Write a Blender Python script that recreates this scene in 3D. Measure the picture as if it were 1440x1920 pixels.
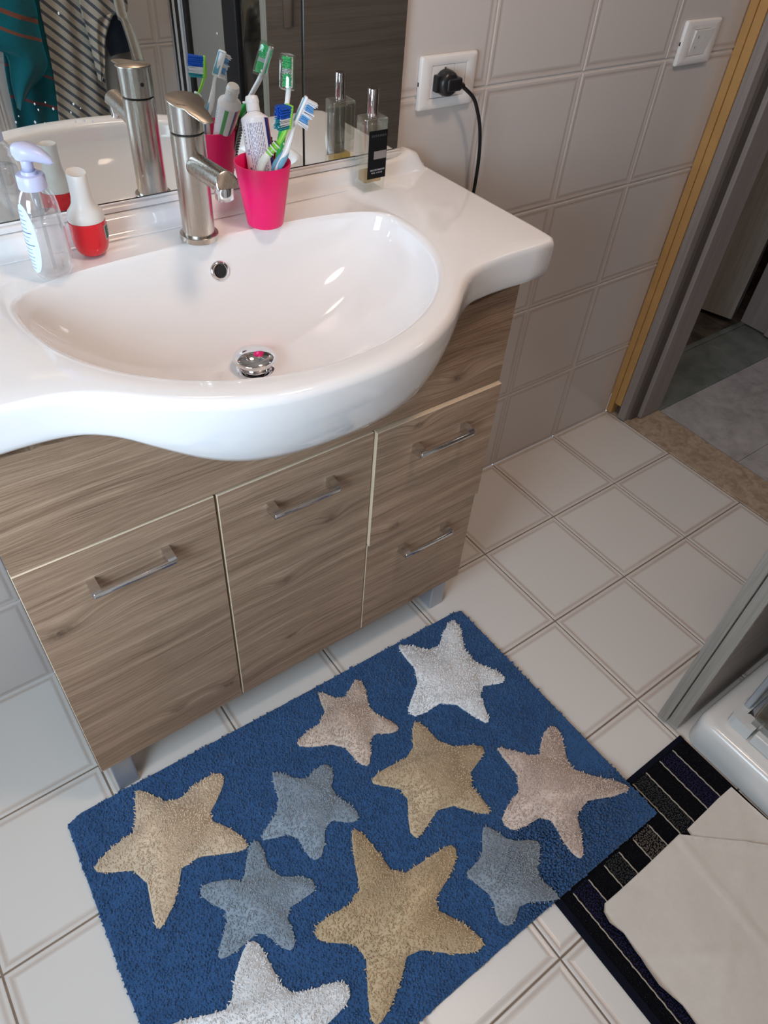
import bpy, bmesh, math, random
import numpy as np
from mathutils import Vector, Matrix, Euler
for _o in list(bpy.data.objects):
    bpy.data.objects.remove(_o)
SC = bpy.context.scene
COL = SC.collection
PI = math.pi
R = math.radians
random.seed(7)
rng = np.random.default_rng(7)

# ------------------------------------------------------------ camera
cam_d = bpy.data.cameras.new('camera')
cam = bpy.data.objects.new('camera', cam_d)
COL.objects.link(cam)
_v = Vector((0.734098, -0.306293, -0.570573))
cam.matrix_world = Matrix.Translation((Vector((-1.250946, -1.028831, 1.360890)))) @ Matrix.Rotation(_v.length, 4, _v.normalized())
cam_d.sensor_fit = 'HORIZONTAL'
cam_d.sensor_width = 36.0
cam_d.lens = 36.0 * 1351.390 / 1440.0
cam_d.clip_start = 0.01
SC.camera = cam

# ------------------------------------------------------------ world, lights, exposure
w = bpy.data.worlds.new('world')
SC.world = w
w.use_nodes = True
w.node_tree.nodes['Background'].inputs[0].default_value = (0.62, 0.78, 1.0, 1)
w.node_tree.nodes['Background'].inputs[1].default_value = 1.0
SC.view_settings.view_transform = 'Standard'
SC.view_settings.look = 'None'
SC.view_settings.gamma = 1.0
SC.view_settings.use_curve_mapping = False
SC.view_settings.exposure = -0.17
SC.cycles.use_denoising = True
SC.cycles.max_bounces = 10
SC.cycles.glossy_bounces = 6
SC.cycles.transmission_bounces = 10
SC.cycles.transparent_max_bounces = 12
SC.cycles.caustics_reflective = True
SC.cycles.caustics_refractive = False
SC.cycles.sample_clamp_indirect = 6.0


def area_light(name, loc, target, sx, sy, power, color):
    d = bpy.data.lights.new(name, 'AREA')
    d.shape = 'RECTANGLE'
    d.size, d.size_y, d.energy, d.color = sx, sy, power, color
    o = bpy.data.objects.new(name, d)
    COL.objects.link(o)
    o.location = loc
    o.rotation_euler = (Vector(target) - Vector(loc)).to_track_quat('-Z', 'Y').to_euler()
    return o


# daylight through the window in the left wall
area_light('window_daylight', (-1.99, -0.86, 1.16), (-1.2, -0.35, 0.50), 0.62, 0.85, 25.0, (0.64, 0.82, 1.0))
# warm ceiling lamp of the bathroom (its fitting is built further down)
LAMP = (-0.56, -0.80, 2.36)
lamp_d = bpy.data.lights.new('ceiling_bulb', 'AREA')
lamp_d.shape = 'DISK'
lamp_d.size = 0.26
lamp_d.energy = 10.5
lamp_d.color = (1.0, 0.74, 0.58)
lamp_o = bpy.data.objects.new('ceiling_bulb', lamp_d)
COL.objects.link(lamp_o)
lamp_o.location = LAMP
# dim light of the hallway
area_light('hall_light', (1.0, -0.9, 2.3), (1.0, -0.3, 0.0), 0.5, 0.5, 3.2, (0.92, 0.95, 1.0))


# ------------------------------------------------------------ node helpers
class NT:
    def __init__(s, name):
        s.m = bpy.data.materials.new(name)
        s.m.use_nodes = True
        s.t = s.m.node_tree
        s.b = s.t.nodes['Principled BSDF']

    def n(s, typ, **k):
        o = s.t.nodes.new(typ)
        for a, b in k.items():
            setattr(o, a, b)
        return o

    def l(s, a, b):
        s.t.links.new(a, b)

    def inp(s, sock, v):
        if isinstance(v, bpy.types.NodeSocket):
            s.l(v, sock)
        else:
            sock.default_value = v

    def math(s, op, a, b=0.0, c=None):
        o = s.n('ShaderNodeMath', operation=op)
        s.inp(o.inputs[0], a)
        s.inp(o.inputs[1], b)
        if c is not None:
            s.inp(o.inputs[2], c)
        return o.outputs[0]

    def mix(s, f, a, b, blend='MIX'):
        o = s.n('ShaderNodeMix', data_type='RGBA', blend_type=blend)
        s.inp(o.inputs[0], f)
        s.inp(o.inputs[6], a if isinstance(a, bpy.types.NodeSocket) else (*a, 1))
        s.inp(o.inputs[7], b if isinstance(b, bpy.types.NodeSocket) else (*b, 1))
        return o.outputs[2]

    def ramp(s, f, stops, interp='LINEAR'):
        o = s.n('ShaderNodeValToRGB')
        cr = o.color_ramp
        cr.interpolation = interp
        while len(cr.elements) < len(stops):
            cr.elements.new(0.5)
        for e, (p, c) in zip(cr.elements, stops):
            e.position = p
            e.color = (*c, 1) if len(c) == 3 else c
        s.l(f, o.inputs[0])
        return o.outputs[0]

    def coord(s, obj=None):
        o = s.n('ShaderNodeTexCoord')
        if obj is not None:
            o.object = obj
        return o.outputs['Object']

    def mapping(s, v, scale=(1, 1, 1), loc=(0, 0, 0), rot=(0, 0, 0)):
        o = s.n('ShaderNodeMapping')
        s.l(v, o.inputs[0])
        o.inputs[1].default_value = loc
        o.inputs[2].default_value = rot
        o.inputs[3].default_value = scale
        return o.outputs[0]

    def noise(s, v, scale, detail=3.0, rough=0.5, dist=0.0):
        o = s.n('ShaderNodeTexNoise')
        s.l(v, o.inputs['Vector'])
        o.inputs['Scale'].default_value = scale
        o.inputs['Detail'].default_value = detail
        o.inputs['Roughness'].default_value = rough
        o.inputs['Distortion'].default_value = dist
        return o.outputs['Fac']

    def bump(s, h, strength=0.3, dist=0.001):
        o = s.n('ShaderNodeBump')
        s.l(h, o.inputs['Height'])
        o.inputs['Strength'].default_value = strength
        o.inputs['Distance'].default_value = dist
        s.l(o.outputs[0], s.b.inputs['Normal'])
        return o

    def set(s, **k):
        names = dict(color='Base Color', rough='Roughness', metal='Metallic', spec='Specular IOR Level', trans='Transmission Weight',
                     ior='IOR', coat='Coat Weight', alpha='Alpha', sss='Subsurface Weight', sssr='Subsurface Radius', ssss='Subsurface Scale',
                     sheen='Sheen Weight', emis='Emission Strength', emisc='Emission Color', coatr='Coat Roughness')
        for a, b in k.items():
            i = s.b.inputs[names[a]]
            if isinstance(b, bpy.types.NodeSocket):
                s.l(b, i)
            elif isinstance(b, tuple) and a in ('color', 'emisc'):
                i.default_value = (*b, 1)
            else:
                i.default_value = b
        return s


def plain(name, color, rough=0.5, var=0.06, scale=60.0, bump=0.0, **k):
    t = NT(name)
    v = t.coord()
    nz = t.noise(v, scale, 3)
    dark = tuple(c * (1 - var) for c in color)
    lite = tuple(min(1, c * (1 + var)) for c in color)
    t.set(color=t.mix(nz, dark, lite), rough=rough, **k)
    if bump:
        t.bump(nz, 0.4, bump)
    return t.m


# ------------------------------------------------------------ geometry helpers
ORG = {}


def link(o):
    COL.objects.link(o)
    return o


def thing(name, label, cat, loc, group=None):
    o = bpy.data.objects.new(name, None)
    link(o)
    o.empty_display_size = 0.02
    o.location = loc
    ORG[o.name] = Vector(loc)
    o['label'] = label
    o['category'] = cat
    if group:
        o['group'] = group
    return o


def part(name, geo, mat, parent=None, smooth=False, label=None, kind=None, autos=None):
    """geo = (verts, faces[, material indices]) in world coordinates -> ONE mesh object under its parent."""
    vs, fs = geo[0], geo[1]
    og = ORG[parent.name] if parent is not None else Vector((0, 0, 0))
    me = bpy.data.meshes.new(name)
    va = np.asarray(vs, dtype=float).reshape(-1, 3) - np.array(og)
    me.from_pydata(va.tolist(), [], fs)
    mats = mat if isinstance(mat, (list, tuple)) else [mat]
    for m in mats:
        me.materials.append(m)
    if len(geo) > 2 and geo[2] is not None:
        me.polygons.foreach_set('material_index', geo[2])
    me.validate()
    me.update()
    if smooth:
        me.polygons.foreach_set('use_smooth', [True] * len(me.polygons))
    if autos:
        me.polygons.foreach_set('use_smooth', [True] * len(me.polygons))
        bm = bmesh.new(); bm.from_mesh(me)
        for e in bm.edges:
            if len(e.link_faces) == 2 and e.calc_face_angle(0) > autos:
                e.smooth = False
        bm.to_mesh(me); bm.free()
    o = bpy.data.objects.new(name, me)
    link(o)
    if parent is not None:
        o.parent = parent
    ORG[o.name] = og
    if label:
        o['label'] = label
    if kind:
        o['kind'] = kind
    return o


def solo(name, geo, mat, label, cat, base, group=None, **k):
    """a thing that is one mesh: origin at base"""
    class _P: pass
    o = part(name, (np.asarray(geo[0], dtype=float) - np.array(base),) + tuple(geo[1:]), mat, None, **k)
    o.location = base
    ORG[o.name] = Vector(base)
    o['label'] = label
    o['category'] = cat
    if group:
        o['group'] = group
    return o


def join(*gs):
    vs, fs, mi = [], [], []
    n = 0
    for g in gs:
        v = np.asarray(g[0], dtype=float).reshape(-1, 3)
        vs.append(v)
        fs += [tuple(i + n for i in f) for f in g[1]]
        mi += list(g[2]) if len(g) > 2 and g[2] is not None else [0] * len(g[1])
        n += len(v)
    return (np.concatenate(vs), fs, mi)


def withmat(g, i):
    return (g[0], g[1], [i] * len(g[1]))


def xf(g, M):
    v = np.asarray(g[0], dtype=float).reshape(-1, 3)
    A = np.array(M.to_3x3()); t = np.array(M.translation)
    return (v @ A.T + t,) + tuple(g[1:])


def box(x0, x1, y0, y1, z0, z1, bev=0.0, seg=2):
    bm = bmesh.new()
    bmesh.ops.create_cube(bm, size=1.0)
    for v in bm.verts:
        v.co = Vector((x0 if v.co.x < 0 else x1, y0 if v.co.y < 0 else y1, z0 if v.co.z < 0 else z1))
    if bev:
        bmesh.ops.bevel(bm, geom=list(bm.edges), offset=bev, segments=seg, affect='EDGES', profile=0.5)
    bm.normal_update()
    g = ([tuple(v.co) for v in bm.verts], [tuple(v.index for v in f.verts) for f in bm.faces])
    bm.free()
    return g


def prism(poly, z0, z1, axis='z'):
    """poly in the plane, extruded along the axis between z0 and z1"""
    n = len(poly)
    if axis == 'z':
        f = lambda a, b, h: (a, b, h)
    elif axis == 'y':
        f = lambda a, b, h: (a, h, b)
    else:
        f = lambda a, b, h: (h, a, b)
    vs = [f(a, b, z0) for a, b in poly] + [f(a, b, z1) for a, b in poly]
    fs = [tuple(range(n))[::-1], tuple(range(n, 2 * n))] + [(i, (i + 1) % n, n + (i + 1) % n, n + i) for i in range(n)]
    return (vs, fs)


def lathe(prof, c, n=40, sx=1.0, sy=1.0, rot=0.0, cap=True):
    """prof = [(radius, z)...] around the vertical through c=(x,y)"""
    vs, fs = [], []
    cr, sr = math.cos(rot), math.sin(rot)
    for r, z in prof:
        for k in range(n):
            a = 2 * PI * k / n
            x, y = r * math.cos(a) * sx, r * math.sin(a) * sy
            vs.append((c[0] + x * cr - y * sr, c[1] + x * sr + y * cr, z))
    m = len(prof)
    for j in range(m - 1):
        for k in range(n):
            fs.append((j * n + k, j * n + (k + 1) % n, (j + 1) * n + (k + 1) % n, (j + 1) * n + k))
    if cap:
        fs.append(tuple(range(n))[::-1])
        fs.append(tuple((m - 1) * n + k for k in range(n)))
    return (vs, fs)


def catmull(pts, sub=8):
    P_ = [Vector(p) for p in pts]
    P_ = [2 * P_[0] - P_[1]] + P_ + [2 * P_[-1] - P_[-2]]
    out = []
    for i in range(1, len(P_) - 2):
        for k in range(sub):
            t = k / sub
            a, b, c, d = P_[i - 1], P_[i], P_[i + 1], P_[i + 2]
            out.append(0.5 * ((2 * b) + (c - a) * t + (2 * a - 5 * b + 4 * c - d) * t * t + (3 * b - a - 3 * c + d) * t ** 3))
    out.append(P_[-2])
    return out


def tube(pts, rad, n=12, up=(0, 0, 1), flat=1.0, cap=True):
    """rad: number or list; flat = thickness ratio along the second normal"""
    pts = [Vector(p) for p in pts]
    m = len(pts)
    rs = rad if isinstance(rad, (list, tuple)) else [rad] * m
    vs, fs = [], []
    prev = None
    for i, p in enumerate(pts):
        t = (pts[min(i + 1, m - 1)] - pts[max(i - 1, 0)]).normalized()
        if prev is None:
            a = Vector(up) - t * Vector(up).dot(t)
            if a.length < 1e-4:
                a = Vector((1, 0, 0)) - t * t.x
        else:
            a = prev - t * prev.dot(t)
        a.normalize()
        prev = a
        b = t.cross(a)
        r = rs[i]
        ra, rb = r if isinstance(r, tuple) else (r * flat, r)
        for k in range(n):
            th = 2 * PI * k / n
            q = p + a * (math.cos(th) * ra) + b * (math.sin(th) * rb)
            vs.append(tuple(q))
    for j in range(m - 1):
        for k in range(n):
            fs.append((j * n + k, j * n + (k + 1) % n, (j + 1) * n + (k + 1) % n, (j + 1) * n + k))
    if cap:
        fs.append(tuple(range(n))[::-1])
        fs.append(tuple((m - 1) * n + k for k in range(n)))
    return (vs, fs)


def loft(rings, closed=True, cap=True):
    n = len(rings[0])
    vs = [tuple(p) for r in rings for p in r]
    fs = []
    for j in range(len(rings) - 1):
        for k in range(n if closed else n - 1):
            fs.append((j * n + k, j * n + (k + 1) % n, (j + 1) * n + (k + 1) % n, (j + 1) * n + k))
    if cap and closed:
        fs.append(tuple(range(n))[::-1])
        fs.append(tuple((len(rings) - 1) * n + k for k in range(n)))
    return (vs, fs)


def text_geo(s, size, M, thick=0.0002, font_off=0.0):
    """flat lettering as mesh, placed by matrix M (x right, y up, z out)"""
    c = bpy.data.curves.new('t', 'FONT')
    c.body = s
    c.size = size
    c.align_x = 'CENTER'
    c.align_y = 'CENTER'
    c.extrude = thick
    c.resolution_u = 2
    c.offset = font_off
    o = bpy.data.objects.new('t', c)
    COL.objects.link(o)
    bpy.context.view_layer.update()
    me = o.to_mesh()
    g = ([tuple(M @ v.co) for v in me.vertices], [tuple(p.vertices) for p in me.polygons])
    o.to_mesh_clear()
    bpy.data.objects.remove(o)
    bpy.data.curves.remove(c)
    return g

# ------------------------------------------------------------ materials
def tile_mat(name, base, line, rough, lf=0.55):
    t = NT(name)
    v = t.coord()
    sx = t.n('ShaderNodeSeparateXYZ')
    t.l(v, sx.inputs[0])
    m = t.math('MAXIMUM', t.math('ABSOLUTE', sx.outputs[0]), t.math('ABSOLUTE', sx.outputs[1]))
    # faint printed line set in from the edge, and the worn edge of the glaze
    l1 = t.ramp(t.math('MULTIPLY', m, 8.0), [(0, (0, 0, 0)), (0.865, (0, 0, 0)), (0.905, (0.9, 0.9, 0.9)), (0.925, (0.9, 0.9, 0.9)), (0.955, (0.12, 0.12, 0.12)), (1.0, (0.35, 0.35, 0.35))])
    geo = t.n('ShaderNodeNewGeometry')
    nz = t.noise(geo.outputs['Position'], 5.0, 4)
    fac = t.math('MULTIPLY', l1, t.math('ADD', t.math('MULTIPLY', nz, lf), 0.12))
    oi = t.n('ShaderNodeObjectInfo')
    shade = t.math('ADD', t.math('MULTIPLY', oi.outputs['Random'], 0.05), 0.965)
    base2 = t.mix(t.noise(geo.outputs['Position'], 2.2, 3), tuple(c * 0.95 for c in base), base)
    c = t.mix(fac, base2, line)
    hs = t.n('ShaderNodeHueSaturation')
    t.l(c, hs.inputs['Color'])
    t.l(shade, hs.inputs['Value'])
    t.set(color=hs.outputs[0], rough=rough, spec=0.5)
    t.bump(t.noise(geo.outputs['Position'], 14.0, 2), 0.25, 0.0012)
    return t.m


M_floor = tile_mat('floor_tile_glaze', (0.74, 0.695, 0.64), (0.40, 0.27, 0.19), 0.32, 0.75)
M_wall = tile_mat('wall_tile_glaze', (0.66, 0.605, 0.565), (0.42, 0.32, 0.27), 0.15, 0.7)
M_grout_f = plain('floor_grout', (0.24, 0.17, 0.12), 0.9, 0.35, 30)
M_grout_w = plain('wall_grout', (0.70, 0.63, 0.58), 0.8, 0.1, 30)
M_plaster = plain('ceiling_paint', (0.80, 0.78, 0.75), 0.8)
M_ceramic = NT('white_ceramic').set(color=(0.90, 0.88, 0.865), rough=0.07, spec=0.55, coat=0.3, coatr=0.03).m
M_ceramic2 = NT('shower_ceramic').set(color=(0.76, 0.74, 0.70), rough=0.16, spec=0.5).m
M_chrome = NT('chrome').set(color=(0.82, 0.82, 0.83), rough=0.05, metal=1.0).m
M_satin = plain('satin_handle_metal', (0.60, 0.58, 0.56), 0.24, 0.05, 200, metal=1.0)
M_mirror = NT('mirror_silver').set(color=(0.80, 0.82, 0.80), rough=0.004, metal=1.0).m
M_mirror_edge = NT('mirror_edge').set(color=(0.10, 0.13, 0.12), rough=0.2).m
M_whiteplastic = plain('white_plastic', (0.80, 0.78, 0.77), 0.28, 0.02)
M_black = plain('black_plastic', (0.012, 0.012, 0.013), 0.35, 0.2)
M_dark = plain('dark_gap', (0.015, 0.013, 0.012), 0.8)
M_alu = plain('brushed_aluminium_foot', (0.47, 0.49, 0.52), 0.42, 0.06, 180, metal=0.45)
M_edge = plain('cream_edge_band', (0.70, 0.56, 0.40), 0.5, 0.08, 120)

# brushed steel of the tap: fine vertical streaks
t = NT('brushed_steel')
v = t.mapping(t.coord(), (900, 900, 14))
nz = t.noise(v, 1.0, 2)
t.set(color=t.mix(nz, (0.47, 0.44, 0.40), (0.58, 0.54, 0.49)), rough=t.math('ADD', t.math('MULTIPLY', nz, 0.12), 0.2), metal=1.0)
t.bump(nz, 0.15, 0.0002)
M_steel = t.m


def glass(name, color, rough=0.02, ior=1.45):
    return NT(name).set(color=color, rough=rough, trans=1.0, ior=ior).m


def thin_clear(name, tint, gl=0.12, rough=0.05, edge=0.45):
    t = NT(name)
    tr = t.n('ShaderNodeBsdfTransparent'); tr.inputs[0].default_value = (*tint, 1)
    gg = t.n('ShaderNodeBsdfGlossy'); gg.inputs[0].default_value = (1, 1, 1, 1); gg.inputs[1].default_value = rough
    lw = t.n('ShaderNodeLayerWeight'); lw.inputs[0].default_value = 0.35
    f = t.math('ADD', t.math('MULTIPLY', lw.outputs['Facing'], edge), gl)
    mx = t.n('ShaderNodeMixShader')
    t.l(f, mx.inputs[0]); t.l(tr.outputs[0], mx.inputs[1]); t.l(gg.outputs[0], mx.inputs[2])
    out = [n for n in t.t.nodes if n.type == 'OUTPUT_MATERIAL'][0]
    t.l(mx.outputs[0], out.inputs[0])
    return t.m


def milky(name, tint, gl, rough, milk, edge=0.45):
    m = thin_clear(name, tint, gl, rough, edge)
    nt = m.node_tree
    out = [n for n in nt.nodes if n.type == 'OUTPUT_MATERIAL'][0]
    src = out.inputs[0].links[0].from_socket
    d = nt.nodes.new('ShaderNodeBsdfDiffuse'); d.inputs[0].default_value = (0.85, 0.86, 0.88, 1)
    mx = nt.nodes.new('ShaderNodeMixShader'); mx.inputs[0].default_value = milk
    nt.links.new(src, mx.inputs[1]); nt.links.new(d.outputs[0], mx.inputs[2]); nt.links.new(mx.outputs[0], out.inputs[0])
    return m


M_pane = thin_clear('window_glass', (0.97, 0.98, 0.98), 0.04)
M_shglass = thin_clear('shower_glass', (0.80, 0.82, 0.80), 0.06)
M_clearcap = thin_clear('clear_cap_plastic', (0.93, 0.96, 0.95), 0.10)
M_bottle = milky('clear_bottle_plastic', (0.96, 0.965, 0.97), 0.09, 0.03, 0.07)


def oak(name, root, tint=1.0):
    """light oak decor: horizontal grain, cathedral swirls, a few knots (positions on the cabinet front)"""
    t = NT(name)
    v = t.coord(root)
    sx = t.n('ShaderNodeSeparateXYZ')
    t.l(v, sx.inputs[0])
    X, Z = sx.outputs[0], sx.outputs[2]
    warp = t.math('MULTIPLY', t.math('SUBTRACT', t.noise(t.mapping(v, (1.3, 1, 3.0)), 1.6, 3), 0.5), 0.055)
    zz = t.math('ADD', Z, warp)
    dark = None
    for (kx, kz, s) in KNOTS:
        dx = t.math('MULTIPLY', t.math('SUBTRACT', X, kx), 1.0 / (2.0 * s))
        dz = t.math('MULTIPLY', t.math('SUBTRACT', t.math('ADD', Z, t.math('MULTIPLY', warp, 0.25)), kz), 1.0 / s)
        d2 = t.math('ADD', t.math('MULTIPLY', dx, dx), t.math('MULTIPLY', dz, dz))
        g = t.math('POWER', 2.718, t.math('MULTIPLY', d2, -0.28))
        zz = t.math('ADD', zz, t.math('MULTIPLY', g, s * 1.5))
        k = t.math('POWER', 2.718, t.math('MULTIPLY', d2, -1.7))
        dark = k if dark is None else t.math('MAXIMUM', dark, k)
    cb = t.n('ShaderNodeCombineXYZ')
    t.l(X, cb.inputs[0]); t.l(sx.outputs[1], cb.inputs[1]); t.l(zz, cb.inputs[2])
    g1 = t.noise(t.mapping(cb.outputs[0], (1.8, 3.0, 85)), 1.0, 6, 0.70, 0.10)
    g2 = t.noise(t.mapping(cb.outputs[0], (9, 14, 520)), 1.0, 4, 0.75)
    g3 = t.noise(t.mapping(cb.outputs[0], (0.9, 1, 9)), 1.0, 2)
    mixf = t.math('ADD', t.math('MULTIPLY', g1, 0.46), t.math('ADD', t.math('MULTIPLY', g2, 0.54), t.math('MULTIPLY', g3, 0.20)))
    T_ = lambda c: tuple(x * tint for x in c)
    col = t.ramp(mixf, [(0.42, T_((0.135, 0.080, 0.048))), (0.53, T_((0.280, 0.178, 0.113))), (0.63, T_((0.400, 0.268, 0.178))), (0.78, T_((0.60, 0.43, 0.30)))])
    kn = t.math('MULTIPLY', dark, t.math('ADD', t.math('MULTIPLY', t.noise(t.mapping(v, (1, 1, 1.6)), 130, 3), 1.5), -0.15))
    kn.node.use_clamp = True
    col = t.mix(kn, col, (0.075, 0.04, 0.022))
    t.set(color=col, rough=0.5, spec=0.35)
    t.bump(g2, 0.35, 0.0007)
    return t.m


def greywood(name, base, axis='z', rough=0.45, var=0.35):
    t = NT(name)
    v = t.coord()
    sc = {'z': (55, 55, 2.0), 'x': (2.0, 55, 55)}[axis]
    sc2 = {'z': (260, 260, 6), 'x': (6, 260, 260)}[axis]
    g = t.noise(t.mapping(v, sc), 1.0, 4, 0.65)
    g2 = t.noise(t.mapping(v, sc2), 1.0, 3, 0.7)
    f = t.math('ADD', t.math('MULTIPLY', g, 0.6), t.math('MULTIPLY', g2, 0.45))
    t.set(color=t.ramp(f, [(0.3, tuple(c * (1 - var) for c in base)), (0.8, tuple(min(1, c * (1 + var)) for c in base))]), rough=rough, spec=0.35)
    t.bump(g2, 0.3, 0.0005)
    return t.m


# ------------------------------------------------------------ the room
YW = -1.50      # opposite wall
XL = -1.90      # window wall
XR = 0.50       # door wall
ZC = 2.50


def structure(name, geo, mat, **k):
    o = part(name, geo, mat, None, **k)
    o['kind'] = 'structure'
    return o


floor = structure('floor', box(XL, XR, YW, 0.0, -0.06, -0.0022), M_grout_f)
wall_back = structure('wall_back', box(XL, XR - 0.008, 0.0022, 0.12, 0, ZC), M_grout_w)
wall_front = structure('wall_front', box(XL, XR, YW - 0.12, YW - 0.0022, 0, ZC), M_grout_w)
wall_right = structure('wall_right', join(box(XR + 0.0022, 0.65, YW, -0.855, 0, ZC), box(XR + 0.0022, 0.65, -0.855, 0.0, 2.12, ZC)), M_grout_w)
ceiling = structure('ceiling', box(XL - 0.12, 3.2, -2.6, 1.9, ZC, ZC + 0.1), M_plaster)
# window wall: pieces round the opening
WY0, WY1, WZ0, WZ1 = -1.20, -0.46, 0.70, 1.64
wall_left = structure('wall_left', join(
    box(XL - 0.12, XL, YW - 0.12, WY0, 0, ZC), box(XL - 0.12, XL, WY1, 0.12, 0, ZC),
    box(XL - 0.12, XL, WY0, WY1, 0, WZ0), box(XL - 0.12, XL, WY0, WY1, WZ1, ZC)), M_wall)
window = structure('window_1', join(
    box(XL - 0.09, XL - 0.03, WY0, WY0 + 0.055, WZ0, WZ1, 0.004), box(XL - 0.09, XL - 0.03, WY1 - 0.055, WY1, WZ0, WZ1, 0.004),
    box(XL - 0.09, XL - 0.03, WY0 + 0.055, WY1 - 0.055, WZ0, WZ0 + 0.055, 0.004), box(XL - 0.09, XL - 0.03, WY0 + 0.055, WY1 - 0.055, WZ1 - 0.055, WZ1, 0.004)), M_whiteplastic)
part('pane', box(XL - 0.064, XL - 0.060, WY0 + 0.05, WY1 - 0.05, WZ0 + 0.05, WZ1 - 0.05), M_pane, window)


def tile_mesh(name, cut=None, mat=None, grout=0.0016):
    """one tile, local xy, 25 cm; cut = (x0, x1, y0, y1) local limits"""
    h = 0.125 - grout
    ring = [(h, -0.0035), (h, -0.0012), (h - 0.0004, -0.0005), (h - 0.0014, 0.0), (h - 0.0045, 0.0), (h - 0.0090, -0.0007), (h - 0.0150, 0.0)]
    bm = bmesh.new()
    prev = None
    for a, z in ring:
        vs = [bm.verts.new((x * a, y * a, z)) for x, y in ((-1, -1), (1, -1), (1, 1), (-1, 1))]
        if prev:
            for k in range(4):
                bm.faces.new((prev[k], prev[(k + 1) % 4], vs[(k + 1) % 4], vs[k]))
        prev = vs
    bm.faces.new(prev)
    if cut:
        x0, x1, y0, y1 = cut
        for co, no in (((x0, 0, 0), (-1, 0, 0)), ((x1, 0, 0), (1, 0, 0)), ((0, y0, 0), (0, -1, 0)), ((0, y1, 0), (0, 1, 0))):
            if abs(co[0]) < 0.124 and abs(co[1]) < 0.124:
                bmesh.ops.bisect_plane(bm, geom=list(bm.verts) + list(bm.edges) + list(bm.faces), plane_co=co, plane_no=no, clear_outer=True)
    me = bpy.data.meshes.new(name)
    bm.to_mesh(me)
    bm.free()
    me.materials.append(mat)
    return me


TM = {}


def lay(parent, rot, org, ua, va, urange, vrange, u0, v0, dv, mat, lim, skip=None):
    """lay tiles on a grid: world = org + u*ua + v*va; joints at u0+k*0.25 and v0+k*dv; lim = (umin, umax, vmin, vmax)"""
    key = mat.name
    if key not in TM:
        TM[key] = tile_mesh('tile', None, mat)
    ua, va, org = Vector(ua), Vector(va), Vector(org)
    for i in urange:
        for j in vrange:
            cu, cv = u0 + (i + 0.5) * 0.25, v0 + (j + 0.5) * dv
            c = (lim[0] - cu, lim[1] - cu, lim[2] - cv, lim[3] - cv)
            if c[0] > 0.115 or c[1] < -0.115 or c[2] > 0.115 or c[3] < -0.115:
                continue
            if skip and skip(cu, cv):
                continue
            full = c[0] < -0.1232 and c[1] > 0.1232 and c[2] < -0.1232 and c[3] > 0.1232
            me = TM[key] if full else tile_mesh('tile', c, mat)
            o = bpy.data.objects.new('tile', me)
            link(o)
            o.parent = parent
            o.rotation_euler = rot
            jit = random.uniform(-0.00025, 0.00025)
            n = ua.cross(va)
            o.location = org + ua * cu + va * cv + n * jit
            ORG[o.name] = Vector((0, 0, 0))


lay(floor, (0, 0, 0), (0, 0, 0), (1, 0, 0), (0, 1, 0), range(-9, 2), range(-6, 1), 0.0, 0.002, 0.25, M_floor, (XL, XR, YW, 0.0))
RW = Matrix(((1, 0, 0), (0, 0, -1), (0, 1, 0))).to_euler()     # local z -> -y
lay(wall_back, RW, (0, 0, 0), (1, 0, 0), (0, 0, 1), range(-9, 2), range(0, 10), 0.0, -0.0045, 0.2514, M_wall, (XL, XR - 0.010, 0.0, ZC))
RF = Matrix(((-1, 0, 0), (0, 0, 1), (0, 1, 0))).to_euler()     # local z -> +y
lay(wall_front, RF, (0, YW, 0), (-1, 0, 0), (0, 0, 1), range(-2, 9), range(0, 10), 0.0, -0.0045, 0.2514, M_wall, (-XR, -XL, 0.0, ZC))
RR = Matrix(((0, 0, -1), (-1, 0, 0), (0, 1, 0))).to_euler()    # local z -> -x
lay(wall_right, RR, (XR, 0, 0), (0, -1, 0), (0, 0, 1), range(0, 6), range(0, 10), 0.0, -0.0045, 0.2514, M_wall, (0.90, -YW, 0.0, ZC), )

# ---- door frame between bathroom and hall
M_pine = plain('raw_pine', (0.52, 0.29, 0.10), 0.55, 0.18, 14)
M_greyframe = greywood('grey_frame_wood', (0.30, 0.258, 0.235), 'z', 0.45, 0.25)
M_greydoor = greywood('grey_door_wood', (0.33, 0.295, 0.25), 'z', 0.6, 0.34)
M_doorface = greywood('dark_door_face', (0.33, 0.285, 0.25), 'x', 0.42, 0.34)
door_frame = thing('door_frame', 'grey wood door frame with raw pine battens along the tiled wall', 'door frame', (0.52, -0.05, 0.0))
door_frame['kind'] = 'structure'
DT = 2.10
part('batten', box(0.488, 0.520, -0.020, -0.0005, 0.006, DT, 0.0012, 1), M_pine, door_frame, label='raw pine batten against the tiles')
part('batten', box(0.490, 0.524, -0.0435, -0.0212, 0.045, DT, 0.0015, 1), M_pine, door_frame, label='raw pine batten, shorter, with a gap at its foot')
part('casing', box(0.492, 0.548, -0.0705, -0.0445, 0.004, DT, 0.003, 2), M_greyframe, door_frame)
part('rebate', box(0.520, 0.560, -0.0775, -0.0707, 0.004, DT, 0.001, 1), plain('rebate_shade', (0.10, 0.08, 0.068), 0.6, 0.1), door_frame, label='dark brown strip painting the shade in the rebate')  # dark brown colour stands in for the shadow in the rebate groove
part('jamb', box(0.552, 0.648, -0.0905, -0.0530, 0.004, DT, 0.003, 2), M_greyframe, door_frame)
part('jamb', box(0.552, 0.648, -0.858, -0.820, 0.004, DT, 0.003, 2), M_greyframe, door_frame)
part('lintel', box(0.495, 0.648, -0.858, -0.0005, DT, DT + 0.03, 0.003, 2), M_greyframe, door_frame)

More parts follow.
